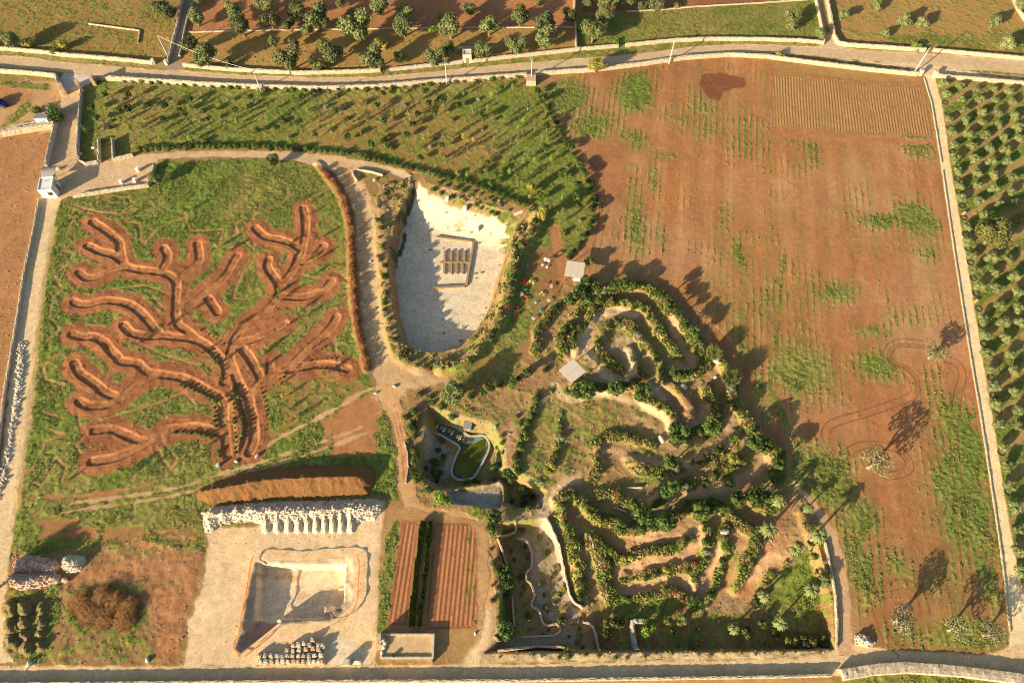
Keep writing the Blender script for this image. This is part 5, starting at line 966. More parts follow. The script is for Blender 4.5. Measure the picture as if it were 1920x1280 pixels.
# ------------------------------------------------------------------ car at the left frame edge
g = gp(1, 193, .5); e = empty('parked_car', (g[0], g[1], hz(*g)), -.42)
sec = [(-2.05, .45, .80, .78), (-1.95, .30, .95, .84), (-1.2, .25, .98, .87), (-.4, .22, 1.0, .88), (.8, .22, 1.0, .88), (1.55, .25, .92, .86), (2.0, .32, .80, .80), (2.1, .45, .68, .72)]
vs, fs = [], []
for x, z0_, z1_, hw in sec: vs += [(x, -hw, z0_), (x, -hw, z1_-.08), (x, -hw*.88, z1_), (x, hw*.88, z1_), (x, hw, z1_-.08), (x, hw, z0_)]
for i in range(len(sec)-1):
    for k in range(6): fs.append((i*6+k, i*6+(k+1) % 6, (i+1)*6+(k+1) % 6, (i+1)*6+k))
fs += [tuple(range(6))[::-1], tuple((len(sec)-1)*6+k for k in range(6))]
cp = mat('car_paint', (0.012, 0.02, 0.11), (0.012, 0.02, 0.10), 2, .25); mesh('body', vs, fs, cp, e)
cb = MB(); cb.add([(-1.7, -.76, .97), (1.0, -.76, .97), (1.0, .76, .97), (-1.7, .76, .97), (-1.25, -.6, 1.45), (.35, -.6, 1.45), (.35, .6, 1.45), (-1.25, .6, 1.45)], [(0, 1, 5, 4), (1, 2, 6, 5), (2, 3, 7, 6), (3, 0, 4, 7)]); cb.build('windows', M['glass'], e)
MB().box((-.45, 0, 1.47), (1.6, 1.2, .05)).build('roof', cp, e)
for a in (-1.3, 1.35):
    for s_ in (-.8, .8):
        w_ = MB().tube([(a, s_-.1, .32), (a, s_+.1, .32)], [.32, .32], 14).build('wheel', M['dark'], e); MB().tube([(a, s_-.11, .32), (a, s_+.11, .32)], [.17, .17], 10).build('rim', M['metal'], w_)
for s_ in (-.6, .6): MB().box((2.03, s_, .66), (.12, .34, .14)).build('headlight', M['whitep'], e)
for s_ in (-.62, .62): MB().box((-2.0, s_, .74), (.1, .26, .14)).build('tail_light', M['red'], e)
tag(e, 'dark blue car parked at the left frame edge', 'car')
# ------------------------------------------------------------------ straw bales in the quarry
bale = None
def bale_row(x0, y0, x1, y1, where):
    global bale
    a = np.array(gp(x0, y0, -2.8)); b_ = np.array(gp(x1, y1, -2.8)); L = np.linalg.norm(b_-a); n = max(1, round(L/.95)); an = math.atan2(b_[1]-a[1], b_[0]-a[0])
    for k in range(n):
        c = a+(b_-a)*(k+.5)/n
        if bale is None:
            mb = MB()
            for j in range(5): mb.box((-.38+.19*j, 0, .22), (.186, .5, .46), 0, .94, .015)
            bale = mb.build('straw_bale', M['straw'], link=False)
            sb = MB(); sb.box((-.2, 0, .22), (.03, .53, .49)); sb.box((.2, 0, .22), (.03, .53, .49)); bale_s = sb.build('twine', M['wood'], link=False); bale['tw'] = 1; PROTO['tw'] = (bale_s, None)
        o = bale.copy(); del o['tw']; COL.objects.link(o); o.location = (c[0], c[1], hz(*c)-.02); o.rotation_euler = (0, 0, an+rng.uniform(-.05, .05))
        t = PROTO['tw'][0].copy(); t.parent = o; COL.objects.link(t)
        tag(o, 'straw bale, %sfrom the %s' % (ordn(k+1) or 'first ', where), 'straw bale', 'straw bales on the quarry floor')
bale_row(818, 443.5, 886, 452, 'left in the top bale row'); bale_row(888, 454, 874, 534, 'top in the long right bale row'); bale_row(813, 539, 872, 536, 'left in the bottom bale row')
for i, (x, xa) in enumerate(((833.5, 833), (846, 845.5), (858, 856), (870.5, 867))):
    nth = ('leftmost', 'second', 'third', 'rightmost')[i]
    bale_row(x, 470, x, 489, 'top in the %s upper seat row' % nth); bale_row(xa, 494, xa, 513, 'top in the %s lower seat row' % nth)
bale_row(824, 491.5, 879, 491.5, 'left in the spine between seat rows')
for x, y, lb in ((840, 387, 'pale stone drum nearest the top edge of the quarry floor'), (873, 403, 'whitest stone drum, middle of the three on the quarry floor'), (895, 434, 'pale stone drum closest above the straw bales')):
    g = gp(x, y, -2.7); b = MB().tube([(0, 0, 0), (0, 0, 1.05), (0, 0, 1.1)], [.48, .5, .42], 14).build('stone_drum', M['white'], sm=False); b.location = (g[0], g[1], hz(*g)-.03); tag(b, lb, 'stone', 'stone drums on the quarry floor')
for x, y, lb in ((258.5, 318, 'upper of the three white drums in the gatehouse yard'), (228, 341, 'left of the three white drums in the gatehouse yard'), (253.5, 338, 'lower right white drum close to the yard wall')):
    g = at(x, y, .4); b = MB().tube([(0, 0, -.05), (0, 0, .95), (0, 0, 1.0)], [.45, .48, .40], 14).build('stone_drum', M['white']); b.location = g; tag(b, lb, 'stone', 'white drums in the gatehouse yard')
for x, y, r, mm, lb in ((110, 316, .6, 'stone2', 'ochre boulder right of the curved canopy'), (150, 289, .5, 'stone', 'white boulder inside the curve of the high wall'), (175, 277, .5, 'stone', 'white boulder left of the short upright wall'), (703, 337, .6, 'stone', 'boulder below the planted triangle at the fork'), (1342, 675, .9, 'stone', 'pale bone shaped rock near the reed clumps'), (1240, 822, .8, 'stone', 'long white rock inside the sandy ridge'), (1282, 725, .8, 'stone', 'white rock at the tip of the red spur'), (1341, 708, .5, 'whitep', 'white sack on the bare garden path'),
    (1358, 997, .9, 'stone', 'white rock among shrubs in the middle garden'), (482, 854, .45, 'stone', 'grey stone at the right foot of the labyrinth trunk'), (443, 864, .4, 'stone', 'pale stone at the foot of the planted mound'), (740, 724, .4, 'stone', 'stone at the meeting of the farm roads'), (704, 737, .35, 'stone', 'small dark shadowed stone on the worn path'), (276, 1237, .45, 'whitep', 'white round sack near the bottom road at left'), (54, 1243, .5, 'stone', 'stone by the fallen white post'), (122, 1087, .6, 'stone2', 'ochre block at the end of the left rubble heap'), (694, 490, .25, 'whitep', 'white marker stone on the upper farm road'), (703, 578, .25, 'whitep', 'white marker stone on the lower farm road'), (891, 1187, .25, 'whitep', 'white stone at the lower end of the crop bed'), (929, 800, .35, 'bluewhite', 'bluish bin on the slope right of the pond'), (1074, 918, .35, 'conc', 'grey bin on the sandy garden path')):
    g = at(x, y, r*.4); b = MB().rock((0, 0, r*.35), r, (1.2, .8, .7), int(x)).build('boulder', M[mm]); b.location = g; b.rotation_euler = (0, 0, rng.uniform(0, 3)); tag(b, lb, 'stone' if mm in ('stone', 'stone2') or 'stone' in lb else ('sack' if 'sack' in lb else 'bin'))
b = MB().tube([(-1, 0, .1), (1, .3, .1)], [.1, .1], 6).build('fallen_post', M['whitep']); b.location = at(58, 1247); b.rotation_euler = (0, 0, .8); tag(b, 'short white post lying at the lower left roadside', 'post')
# ------------------------------------------------------------------ play area
def seat(x, y, m, lb, g_='coloured stools of the play area'):
    g = at(x, y, .25); e = empty('stool', g); MB().tube([(0, 0, .34), (0, 0, .42)], [.27, .25], 12).build('seat', M[m], e)
    for k in range(3):
        a = k*2.1; MB().tube([(.16*math.cos(a), .16*math.sin(a), .34), (.24*math.cos(a), .24*math.sin(a), 0)], [.03, .025], 5).build('leg', M[m], e)
    tag(e, lb, 'stool', g_)
for x, y, m, lb in ((994, 527, 'yellowp', 'yellow stool, left of the teal one, by the upper red armchair'), (999.3, 526.7, 'teal', 'teal stool between two yellow stools'), (1000, 531, 'yellowp', 'yellow stool below the teal stool'), (1024.5, 532.5, 'pink', 'pink stool left of the upper white table'), (986.5, 543, 'teal', 'lone blue teal stool on the grass'), (984, 543.8, 'yellowp', 'yellow stool touching the lone teal stool'),
    (984, 555.5, 'orange', 'orange stool beside the left white table'), (987.5, 557, 'pink', 'hot pink stool between two orange stools'), (989, 562, 'orange', 'lower orange stool below the hot pink one'), (1016, 548.5, 'yellowp', 'yellow stool above two green stools'), (1012.5, 551, 'lime', 'green stool left below the yellow one'), (1019.5, 552.5, 'lime', 'green stool right below the yellow one'), (1004, 568, 'bluewhite', 'blue and white stool alone on bare soil'), (1017, 497, 'whitep', 'small white stool left under the white frame'), (1025.5, 501, 'whitep', 'small white stool right under the white frame')): seat(x, y, m, lb)
for x, y, rz, lb in ((1033.5, 537, 0, 'white table at the top right of the play area'), (978.3, 551.5, 0, 'white table left of the orange and pink stools'), (1029, 564, .75, 'white table turned sideways on the right of the play area'), (1000, 597.5, .9, 'lowest white table, below the play area')):
    g = at(x, y, .4); e = empty('play_table', g, rz); MB().box((0, 0, .55), (.62, .85, .07)).build('tabletop', M['conc'], e)
    for sx_ in (-.24, .24):
        for sy_ in (-.34, .34): MB().box((sx_, sy_, .25), (.06, .06, .55)).build('leg', M['wood'], e)
    tag(e, lb, 'table', 'white tables of the play area')
for x, y, lb in ((981, 527.5, 'upper red armchair in the play area'), (969, 578.5, 'lower red armchair at the left edge of the play area')):
    g = at(x, y, .3); e = empty('armchair', g, -.3); MB().box((0, 0, .22), (.8, .7, .3)).build('seat', M['red'], e); MB().box((0, .32, .55), (.8, .16, .5)).build('backrest', M['red'], e); MB().box((-.38, 0, .42), (.14, .65, .3)).build('armrest', M['red'], e); MB().box((.38, 0, .42), (.14, .65, .3)).build('armrest', M['red'], e); e.scale = (.85, .85, .85); tag(e, lb, 'armchair', 'red armchairs')
for x, y, lb in ((989, 499, 'upper teal bench near the quarry hedge'), (1016, 580, 'lower teal bench beside the curved border')):
    g = at(x, y, .3); e = empty('bench', g, 1.0); MB().box((0, 0, .4), (1.0, .35, .07)).build('seat', M['teal'], e); MB().box((0, .17, .62), (1.0, .06, .35)).build('backrest', M['teal'], e)
    for s_ in (-.4, .4): MB().box((s_, 0, .18), (.07, .3, .36)).build('leg', M['teal'], e)
    tag(e, lb, 'bench', 'teal benches')
g = at(1024.5, 493); e = empty('display_frame', g, -.35); b = MB()
for c_, s_ in (((0, 0, 1.55), (1.3, .08, .3)), ((0, 0, .85), (1.3, .08, .3)), ((-.52, 0, 1.2), (.26, .08, .42)), ((.52, 0, 1.2), (.26, .08, .42))): b.box(c_, s_)
b.build('frame', M['whitep'], e)
for s_ in (-.5, .5): MB().box((s_, 0, .35), (.08, .08, .72)).build('leg', M['wood'], e)
tag(e, 'white photo frame standing on two posts beside the play area', 'frame')
for x, y, lb in ((409, 872, 'small blue and white bin below the labyrinth'),):
    g = at(x, y, .3); e = empty('bin', g); MB().tube([(0, 0, 0), (0, 0, .7)], [.28, .34], 10).build('bin_body', M['whitep'], e); MB().tube([(0, 0, .7), (0, 0, .8)], [.36, .3], 10).build('lid', M['bluewhite'], e); tag(e, lb, 'bin')
# ------------------------------------------------------------------ stone blocks beside the bottom road
sp = [(x, 332) for x in (135, 185, 235, 335, 385, 435, 475, 520, 575, 615, 660, 692)]+[(x, 282) for x in (125, 180, 230, 290, 330, 378, 425, 478, 525, 575, 625, 680)]+[(290, 328), (375, 232), (428, 236), (485, 232), (545, 222), (610, 215), (662, 228), (430, 190), (480, 186), (530, 170), (576, 185), (658, 188), (690, 190), (608, 135)]
for k, (a, c_) in enumerate(sp):
    x, y = 460+a/4.8, 1170+c_/4.8; g = at(x, y, .6); b = MB(); s_ = rng.uniform(.72, .95)
    b.box((0, 0, .32), (s_, s_*rng.uniform(.85, 1.1), .75), 0, rng.uniform(.85, .97), .06); b.box((rng.uniform(-.1, .1), rng.uniform(-.1, .1), .78), (s_*.6, s_*.55, .2), rng.uniform(-.2, .2), .8, .05)
    o = b.build('stone_block', M['stone'] if rng.random() < .6 else M['stone2']); o.location = g; o.rotation_euler = (0, 0, rng.uniform(-.12, .12))
    row_ = 'top' if y < 1205 else 'upper' if y < 1213 else 'middle' if y < 1222 else 'third' if y < 1233 else 'front'
    o['_row'] = row_; o['_x'] = x
rows = {}
for o in bpy.data.objects:
    if o.get('_row'): rows.setdefault(o['_row'], []).append(o)
for r_, os_ in rows.items():
    os_.sort(key=lambda o: o['_x'])
    for k, o in enumerate(os_): del o['_row']; del o['_x']; tag(o, 'rough hewn stone block, %sfrom left in the %s row of blocks' % (ordn(k+1) or 'first ', r_), 'stone block', 'stone blocks by the bottom road')
block('stone_trough', 650, 1241, 1.3, 1.1, .9, .1, 'stone', 'tall pale block standing alone right of the stone blocks', 'stone block')
# ------------------------------------------------------------------ heaps
def heap(name, q, h, m, label, cat, edge=2.0, z=0, rough=.25, res=.3, rocks=0, ridges=None, rr=(.12, .3), rm=None, kind=None, peaks=None):
    pts = W(q, z); a = np.array(pts); x0, y0 = a.min(0)-.3; x1, y1 = a.max(0)+.3; nx_, ny_ = int((x1-x0)/res)+2, int((y1-y0)/res)+2
    gx, gy = np.meshgrid(x0+np.arange(nx_)*res, y0+np.arange(ny_)*res); d = segd(pts, gx, gy, True); ins = np.zeros(gx.shape, bool); n = len(pts)
    for k in range(n):
        ax, ay = pts[k]; bx, by = pts[(k+1) % n]; ins ^= ((ay > gy) != (by > gy)) & (gx < (bx-ax)*(gy-ay)/(by-ay+1e-12)+ax)
    d = np.where(ins, d, -d); n1_ = fbm(gx, gy, 1.3, 71, 3); n2_ = vn(gx, gy, .5, 72)
    t_ = np.clip((d+.5*(n1_-.5))/edge, 0, 1); H_ = h*(t_*(1.25-.25*t_)) if peaks is None else np.zeros_like(gx)
    if peaks:
        for px, py, ph, pr_ in peaks:
            c = gp(px, py, ph); r_ = np.hypot(gx-c[0], (gy-c[1])*.8); H_ = np.maximum(H_, ph*np.clip(1.0-r_/pr_, 0, 1)**.8)
        H_ = H_*np.clip(d/.6, 0, 1)
    H_ = np.where(d > -.2, H_+rough*(n1_-.5)*np.clip(t_*2, 0, 1)+.6*rough*(n2_-.5)*np.clip(t_*3, 0, 1), -.3)
    base = np.array([[hz(gx[j, i], gy[j, i]) for i in range(nx_)] for j in range(ny_)]); zz = base+H_-.03
    vs = np.stack([gx, gy, zz], -1).reshape(-1, 3).tolist(); fs = []
    for j in range(ny_-1):
        for i in range(nx_-1):
            if max(d[j, i], d[j, i+1], d[j+1, i], d[j+1, i+1]) > -.15: k = j*nx_+i; fs.append((k, k+1, k+nx_+1, k+nx_))
    mb = MB(); mb.v = [tuple(v) for v in vs]; mb.f = fs
    if rocks:
        ok = np.argwhere(d > .1)
        for k in range(rocks):
            j, i = ok[npr.randint(len(ok))]; r_ = rng.uniform(*rr)*(1.3 if rng.random() < .1 else 1); mb.rock((gx[j, i]+rng.uniform(-.2, .2), gy[j, i]+rng.uniform(-.2, .2), zz[j, i]+r_*.3), r_, (1.1, .9, .7), k)
    o = mb.build(name, M[m]); tag(o, label, cat, None, kind); return o
M['earthred'] = mat('red_earth', (0.27, 0.10, 0.036), (0.15, 0.10, 0.03), 2.2, .95, .10, detail=10); M['earthbrown'] = mat('mound_soil', (0.27, 0.16, 0.07), (0.12, 0.14, 0.035), 1.1, .95, .08, detail=8)
M['rubble'] = mat('white_rubble', (0.70, 0.59, 0.43), (0.52, 0.42, 0.30), 2.5, .95, .05, detail=8); M['rubblered'] = mat('pinkish_rubble', (0.66, 0.49, 0.37), (0.50, 0.31, 0.2), 2.0, .95, .05, detail=8); M['gravelfine'] = mat('fine_gravel', (0.58, 0.50, 0.37), (0.50, 0.41, 0.29), 1.5, .95, .03, detail=8)
heap('earth_heap', '372,918 392,906 420,898 470,884 520,876 580,872 640,871 690,872 704,880 702,912 690,928 620,934 520,936 440,944 390,946 366,936', 2.7, 'earthred', 'long ridge of red earth above the gravel yard', 'heap', 3.4, 0, .12, res=.22)
heap('rubble_heap', '378,962 400,950 500,941 600,938 700,935 722,938 716,955 704,975 660,982 560,985 500,985 470,978 440,980 410,985 400,998 384,996', 1.6, 'rubble', 'long heap of white rubble along the top of the gravel yard', 'heap', 2.4, 0, .5, rocks=900, rr=(.10, .24))
for k, (px, r_) in enumerate(((499, 2.1), (521, 2.1), (541, 1.8), (560, 1.8), (577, 1.7), (593, 1.7), (609, 1.7), (624, 1.7), (640, 1.7), (658, 1.8))):
    heap('gravel_heap', '%d,962 %d,950 %d,962 %d,985 %d,998 %d,1003 %d,998 %d,985' % (px-9, px, px+9, px+10, px+8, px, px-8, px-10), 1.15, 'gravelfine', 'pointed fine gravel heap, %sfrom left in front of the rubble' % (ordn(k+1) or 'first '), 'heap', 1.5, 0, .12, rocks=25, rr=(.05, .12), peaks=[(px-1, 958, 1.5, r_*1.1), (px, 966, 1.4, r_*1.1), (px, 974, 1.2, r_*1.1), (px+1, 982, .95, r_*1.05), (px+1, 989, .6, r_*1.0)])['group'] = 'pointed gravel heaps'
heap('rubble_heap', '28,1052 50,1042 80,1043 108,1050 114,1064 104,1074 60,1074 24,1072', 1.3, 'rubblered', 'upper pinkish rubble heap at the left frame side', 'heap', 1.5, 0, .45, rocks=330, rr=(.10, .24))
heap('rubble_heap', '16,1082 24,1074 60,1074 104,1074 116,1080 110,1092 80,1102 40,1106 18,1098', 1.2, 'rubblered', 'lower pinkish rubble heap at the left frame side', 'heap', 1.4, 0, .45, rocks=330, rr=(.10, .24))
heap('rubble_heap', '114,1050 130,1040 158,1040 163,1052 152,1068 138,1074 118,1070', 1.3, 'rubble', 'round white rubble heap beside the pinkish ones', 'heap', 1.3, 0, .4, rocks=170, rr=(.09, .2))
heap('rubble_heap', '1600,1190 1620,1188 1640,1205 1632,1214 1606,1208', .7, 'rubble', 'small white rubble heap at the road junction', 'heap', .9, 0, .3, rocks=90, rr=(.12, .26))
heap('gravel_heap', '660,1236 668,1230 680,1232 680,1245 664,1246', .8, 'gravelfine', 'small white gravel heap beside the tall pale block', 'heap', .8, 0, .1)
heap('white_stone_strip', '34,640 50,640 46,700 38,760 24,830 12,900 0,940 -10,940 4,880 18,800 28,720', .22, 'rubble', 'strip of white rocks tipped along the left gravel track', 'rocks', .6, 0, .25, rocks=260, rr=(.10, .26), kind='stuff')
for k, (x, y, w_, h_) in enumerate(((20, 1142, 13, 16), (21, 1172, 12, 15), (22, 1206, 13, 17), (48, 1140, 12, 16), (47, 1166, 11, 13), (47, 1190, 11, 12), (50, 1214, 13, 13), (78, 1140, 11, 14), (79, 1168, 10, 14), (77, 1190, 9, 10), (76, 1210, 11, 12))):
    heap('soil_mound', ' '.join('%.1f,%.1f' % (x+1.35*w_*math.cos(a*.524), y+1.3*h_*math.sin(a*.524)) for a in range(12)), 1.15, 'earthbrown', ['top', 'second', 'third', 'lowest'][(k if k < 3 else k-3 if k < 7 else k-7)]+' weedy soil mound in the %s column at the lower left' % ('left', 'middle', 'right')[0 if k < 3 else 1 if k < 7 else 2], 'mound', 1.7, 0, .9)['group'] = 'weedy soil mounds'
# brush pile
for x, y, r_, lb in ((150, 1130, 2.0, 'left'), (167, 1150, 2.0, 'lower left'), (190, 1120, 1.9, 'upper'), (190, 1155, 2.2, 'lower middle'), (214, 1128, 1.9, 'upper right'), (240, 1138, 1.8, 'yellowest right hand'), (232, 1160, 1.9, 'lower right')):
    vs, fs = [], []
    for i in range(1500):
        a = rng.uniform(0, 6.28); q = r_*math.sqrt(rng.random()); h_ = rng.uniform(.6, 1.15)*(1-(q/r_)**2)*(.6+.8*abs(math.sin(3*a)))*rng.uniform(.3, 1); d_ = rng.uniform(0, 6.28); l = rng.uniform(.25, .7); w_ = .035; x_, y_ = q*math.cos(a), q*math.sin(a); n = len(vs)
        dx, dy, dz = l*math.cos(d_), l*math.sin(d_), rng.uniform(-.1, .45); vs += [(x_-w_, y_, h_), (x_+w_, y_+w_, h_), (x_+dx+w_, y_+dy+w_, h_+dz), (x_+dx-w_, y_+dy, h_+dz)]; fs.append((n, n+1, n+2, n+3))
    mb = MB(); mb.v = vs; mb.f = fs; mb.rock((0, 0, .0), r_*.75, (1, 1, .42), int(x)); o = mb.build('brush_pile', M['brushy'] if 'brushy' in M else M.setdefault('brushy', mat('dry_brush', (0.42, 0.22, 0.08), (0.24, 0.12, 0.045), 2.5, .95, .1, detail=8))); o.location = at(x, y, .6); tag(o, '%s heap of dry brown brushwood' % lb, 'brush pile', 'heaps of dry brushwood')
# ------------------------------------------------------------------ orange netting round the pit
q = smooth(W('437,1207 447,1189 453,1150 460,1114 466,1080 472,1047 485,1041 520,1042 555,1044 587,1040 620,1038 649,1037 668,1042 673,1058 671,1095 669,1127 655,1152 640,1163 624,1170 570,1175 524,1176 503,1189 480,1212 455,1231 445,1225', .5), 5, True)
e = empty('netting_fence', (q[0][0], q[0][1], 0)); vs, fs = [], []; ox, oy = q[0]
for i, (x, y) in enumerate(q):
    z = hz(x, y); sag = .08*math.sin(i*1.3); vs += [(x-ox-.02, y-oy, z+.52), (x-ox-.02, y-oy, z+.62+sag), (x-ox+.16, y-oy+.02, z+.64+sag), (x-ox+.16, y-oy+.02, z+.54)]
n = len(q)
for i in range(n):
    j = (i+1) % n
    for k in range(4): fs.append((4*i+k, 4*j+k, 4*j+(k+1) % 4, 4*i+(k+1) % 4))
mesh('netting', vs, fs, M['netting'], e)
for i in range(0, n, 6): MB().tube([(q[i][0]-ox, q[i][1]-oy, -.2+hz(*q[i])), (q[i][0]-ox, q[i][1]-oy, .85+hz(*q[i]))], [.03, .03], 5).build('stake', M['wood'], e)
tag(e, 'orange safety netting strung round the rectangular gravel pit', 'fence')
# ------------------------------------------------------------------ pond
ZP = -3.2
rimq = '808,779.5 827,787.5 847,796 862,802.5 873,812 883.5,817.5 902.5,815 912,820 917.4,832.5 914.7,846 906.5,863.5 897,880 888,894 871,899.5 854,896 847,886 848.5,874 855,855 862,839 852.5,829.5 835,820 824,813.5 809,806.5'
rim = smooth(W(rimq, ZP+.45), 4, True); cxy = np.mean(rim, 0); e = empty('pond_basin', (cxy[0], cxy[1], ZP))
def ringmesh(name, pts, offs, m, par, closed=True):
    vs, fs = [], []; n = len(pts); c = np.array(pts); nrm = []
    for i in range(n):
        a = c[i-1]; b_ = c[(i+1) % n]; t = b_-a; t /= np.linalg.norm(t)+1e-9; nrm.append(np.array([-t[1], t[0]]))
    area_ = sum(c[i][0]*c[(i+1) % n][1]-c[(i+1) % n][0]*c[i][1] for i in range(n)); sgn = -1 if area_ > 0 else 1
    for i in range(n):
        for off, z in offs: p = c[i]+sgn*nrm[i]*off-cxy; vs.append((p[0], p[1], z))
    K_ = len(offs)
    for i in range(n):
        j = (i+1) % n
        for k in range(K_-1): fs.append((i*K_+k, j*K_+k, j*K_+k+1, i*K_+k+1))
    return mesh(name, vs, fs, m, par)
ringmesh('stone_rim', rim, [(.22, -.1), (.2, .48), (.02, .5), (-.16, .48), (-.18, .0)], M['wall'], e)
vs = [(p[0]-cxy[0], p[1]-cxy[1], .12) for p in rim]
bmx = bpy.data.meshes.new('liner'); bmx.from_pydata(vs, [], [tuple(range(len(vs)))]); bmx.materials.append(M['liner']); o = bpy.data.objects.new('liner', bmx); o.parent = e; COL.objects.link(o)
pq = W('868,808 880,820 900,818 912,824 914,834 908,842 897,833 880,833 870,822', ZP+.15)
o = mesh('liner_shelf', [(p[0]-cxy[0], p[1]-cxy[1], .14) for p in pq], [tuple(range(len(pq)))], M['linerpale'], e)
tag(e, 'fish shaped lined pond basin with a pale stone rim', 'pond')
wq = smooth(W('909,822 911,832 909,843 904,854 898,866 891,879 884,890 872,894 860,891 853,884 855,872 859,862 863,852 868,843 874,836 889,831', ZP+.2), 3, True)
wm = mat('pond_water', (0.13, 0.125, 0.012), (0.07, 0.085, 0.01), .35, .12); wo = mesh('water', [(p[0], p[1], ZP+.17) for p in wq], [tuple(range(len(wq)))], wm); wo['kind'] = 'structure'
for k, (x, y) in enumerate(((815, 796), (828.5, 802), (843.5, 808), (858, 818), (870, 827))):
    g = gp(x, y, ZP+.3); e2 = empty('planter', (g[0], g[1], ZP+.12), -.5); MB().box((0, 0, .14), (.95, .95, .28)).build('box', M['dark'], e2); MB().box((0, 0, .285), (.82, .82, .04)).build('soil', M['brushy'], e2)
    tag(e2, 'square black planter, %sfrom the left in the pond' % (ordn(k+1) or 'first '), 'planter', 'black planters in the pond')
    for j, (dx, dy) in enumerate(((4.5, -3), (6.8, -2), (5.0, .6), (3.0, 3.2), (1.8, 4.6), (5.5, 3.0))):
        if k == 4: dx, dy = dx*2.2-3, dy*.5
        g = gp(x+dx, y+dy+2, ZP+.2); b = MB().rock((0, 0, 0), .17, (1, 1, .9), j).build('white_ball', M['whitep'], sm=True); b.location = (g[0], g[1], ZP+.24)
        tag(b, 'white ball, %samong those beside the %s planter of the pond' % (ordn(j+1) or 'first ', ordn(k+1) or 'first '), 'ball', 'white balls in the pond')
g = gp(877, 800, -1.6); e2 = empty('pump_shed', (g[0], g[1], hz(*g)), -.1); MB().box((0, 0, .7), (1.4, 1.3, 1.5)).build('wall', M['wood'], e2); MB().box((0, 0, 1.5), (1.6, 1.5, .08)).build('roof', M['sheetgrey'], e2); MB().box((.3, -.67, .6), (.6, .06, 1.1)).build('door', M['metal'], e2); tag(e2, 'small wooden pump shed above the pond rim', 'shed')
# ------------------------------------------------------------------ crop rows, weeds, off frame tree
vs, fs = [], []
def cropline(q, wd_, n, hgt, sc):
    pts = W(q); s_, d_ = psd(pts, .5); jj, ii = np.where(d_ > .05)
    for k in range(n):
        t = rng.randrange(len(jj)); x = X[s_][jj[t], ii[t]]+rng.uniform(-.1, .1); y = Y[s_][jj[t], ii[t]]+rng.uniform(-.1, .1); z = hz(x, y); r = rng.uniform(.6, 1)*sc; h = rng.uniform(.4, 1)*hgt; a = rng.uniform(0, 6.28); m_ = len(vs)
        vs.extend([(x-r*math.cos(a), y-r*math.sin(a), z+h*.7), (x+r*.4*math.sin(a), y-r*.4*math.cos(a), z+h), (x+r*math.cos(a), y+r*math.sin(a), z+h*.7), (x-r*.4*math.sin(a), y+r*.4*math.cos(a), z+h*.5)]); fs.append((m_, m_+1, m_+2, m_+3))
cropline('788,976 800,976 788,1060 776,1178 764,1178 778,1060', .5, 5200, .95, .17); cropline('803,976 813,976 804,1060 790,1178 780,1178 794,1060', .5, 3800, .95, .17)
o = mesh('crop_rows', vs, fs, M['green']); tag(o, 'dense tall green crop strip between the ploughed beds', 'crop', None, 'stuff')
# leafy weeds over the meadow, field and orchard soil
WEED = (cov > .5) & (np.abs(X) < 151) & (Y > -4) & (Y < 188) & (GR > .3); WP = np.where(WEED, np.where((BK > .12) & (REG == 17), 5.0, np.where(REG == 16, 2.0, np.where(np.isin(REG, (7, 13)), .15, .6)))*(GR-.2)*np.clip(3*(fbm(X, Y, 3.0, 97, 3)-.33), .05, 1), 0)
jj, ii = np.where(WEED); nW = 160000; pw = WP[jj, ii]; pick = npr.choice(len(jj), nW, p=pw/pw.sum()); big_ = np.where((BK[jj[pick], ii[pick]] > .15) | (REG[jj[pick], ii[pick]] == 16), 1.4, .85); px_ = X[jj[pick], ii[pick]]+npr.uniform(-.1, .1, nW); py_ = Y[jj[pick], ii[pick]]+npr.uniform(-.1, .1, nW); pz_ = Z[jj[pick], ii[pick]]
a_ = npr.uniform(0, 6.28, nW); r_ = npr.uniform(.10, .24, nW)*big_; h_ = npr.uniform(.08, .30, nW)*big_**2; ca, sa = np.cos(a_), np.sin(a_)
vv = np.stack([np.stack([px_-r_*ca, py_-r_*sa, pz_+h_*.5], -1), np.stack([px_+r_*.5*sa, py_-r_*.5*ca, pz_+h_], -1), np.stack([px_+r_*ca, py_+r_*sa, pz_+h_*.6], -1), np.stack([px_-r_*.5*sa, py_+r_*.5*ca, pz_+h_*.3], -1)], 1).reshape(-1, 3)
me = bpy.data.meshes.new('weeds'); me.vertices.add(len(vv)); me.vertices.foreach_set('co', vv.astype(np.float32).ravel()); me.loops.add(len(vv)); me.loops.foreach_set('vertex_index', np.arange(len(vv), dtype=np.int32)); me.polygons.add(nW)
me.polygons.foreach_set('loop_start', np.arange(0, 4*nW, 4, dtype=np.int32)); me.polygons.foreach_set('loop_total', np.full(nW, 4, np.int32)); me.update(calc_edges=True); me.materials.append(leaf_mat('weed_leaves', (0.15, 0.21, 0.035), (0.26, 0.26, 0.06), .0))
dm = leaf_mat('dry_grass_blades', (0.40, 0.30, 0.11), (0.28, 0.22, 0.08), .0); me.materials.append(dm); mi_ = ((vn(px_, py_, 1.7, 98)+.25*npr.random_sample(nW)) > np.where(big_ > 1, .62, .85)).astype(np.int32); me.polygons.foreach_set('material_index', mi_); o = bpy.data.objects.new('weeds', me); COL.objects.link(o); tag(o, 'low leafy weeds and grass over meadows and fields', 'weeds', None, 'stuff')
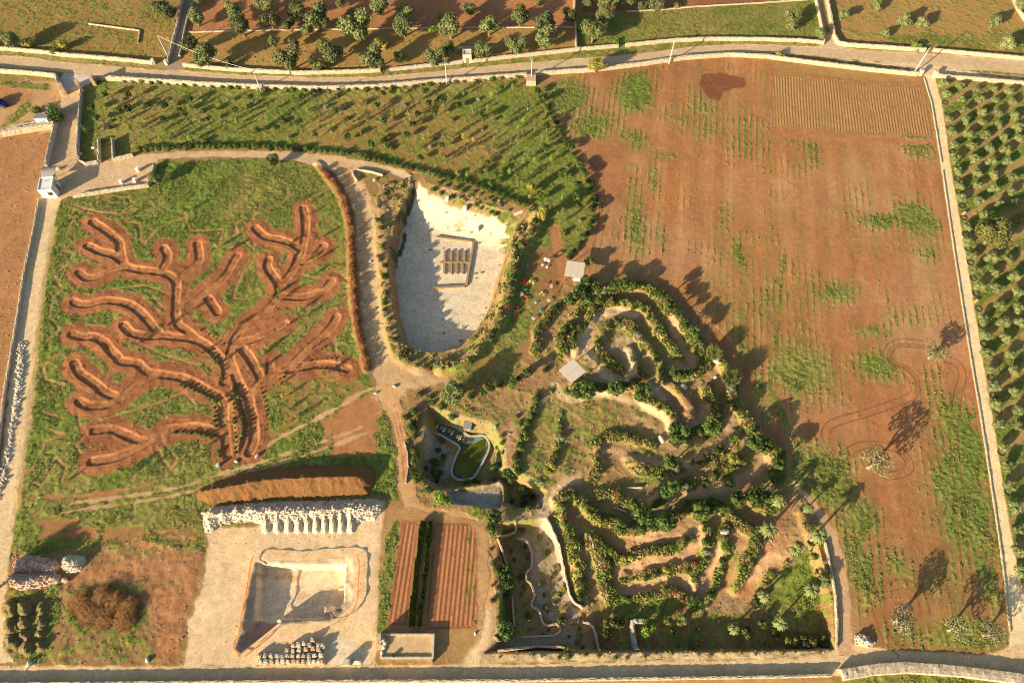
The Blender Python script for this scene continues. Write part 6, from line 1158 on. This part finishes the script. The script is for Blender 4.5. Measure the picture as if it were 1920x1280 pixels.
def litter(name, regs, n, m, label, cat, s0, s1, extra=None):
    msk = np.isin(REG, regs) & (np.abs(X) < 151) & (Y > -4) & (Y < 188)
    if extra is not None: msk &= extra
    jj, ii = np.where(msk); p = npr.randint(0, len(jj), n); x = X[jj[p], ii[p]]+npr.uniform(-.1, .1, n); y = Y[jj[p], ii[p]]+npr.uniform(-.1, .1, n); z = Z[jj[p], ii[p]]; r = npr.uniform(s0, s1, n)**1.0*npr.choice([.6, 1, 1.5], n); a = npr.uniform(0, 6.28, n); h = r*npr.uniform(.5, 1.0, n)
    c = [np.stack([x+r*np.cos(a+k*1.571), y+r*np.sin(a+k*1.571), z-.02], -1) for k in range(4)]+[np.stack([x+.5*r*np.cos(a+.6+k*1.571), y+.5*r*np.sin(a+.6+k*1.571), z+h], -1) for k in range(4)]
    v = np.stack(c, 1).reshape(-1, 3); f = np.array([(0, 1, 5, 4), (1, 2, 6, 5), (2, 3, 7, 6), (3, 0, 4, 7), (4, 5, 6, 7)]); F_ = (np.arange(n)[:, None, None]*8+f[None]).reshape(-1)
    me = bpy.data.meshes.new(name); me.vertices.add(len(v)); me.vertices.foreach_set('co', v.astype(np.float32).ravel()); me.loops.add(len(F_)); me.loops.foreach_set('vertex_index', F_.astype(np.int32)); me.polygons.add(len(F_)//4)
    me.polygons.foreach_set('loop_start', np.arange(0, len(F_), 4, dtype=np.int32)); me.polygons.foreach_set('loop_total', np.full(len(F_)//4, 4, np.int32)); me.update(calc_edges=True); me.materials.append(m)
    o = bpy.data.objects.new(name, me); COL.objects.link(o); tag(o, label, cat, None, 'stuff')
litter('soil_clods', [12], 7000, mat('clods', (0.40, 0.18, 0.075), (0.28, 0.12, 0.05), .8), 'crumbled red soil clods along the labyrinth banks', 'soil clods', .05, .10)
litter('loose_stones', [17, 11, 16, 8], 9000, mat('loose_stone', (0.55, 0.44, 0.30), (0.42, 0.30, 0.18), .8), 'loose pale stones scattered over garden paths and waste ground', 'stones', .05, .13, cov < .5)
litter('gravel_chips', [4, 14, 3, 2], 4000, mat('gravel_chip', (0.72, 0.56, 0.36), (0.50, 0.38, 0.25), .8), 'coarse gravel chips over yard, quarry floor and tracks', 'gravel', .03, .08)
litter('field_clods', [5, 6, 9], 16000, mat('field_clod', (0.46, 0.22, 0.09), (0.32, 0.14, 0.06), .8), 'brown soil clods strewn over the sown field', 'soil clods', .03, .08, cov < .5)
tag(plant('olive0', -42, 1105, 1.3, 'tree', 2.6), 'tree beyond the left frame edge shading the gravel track', 'tree')
flush()
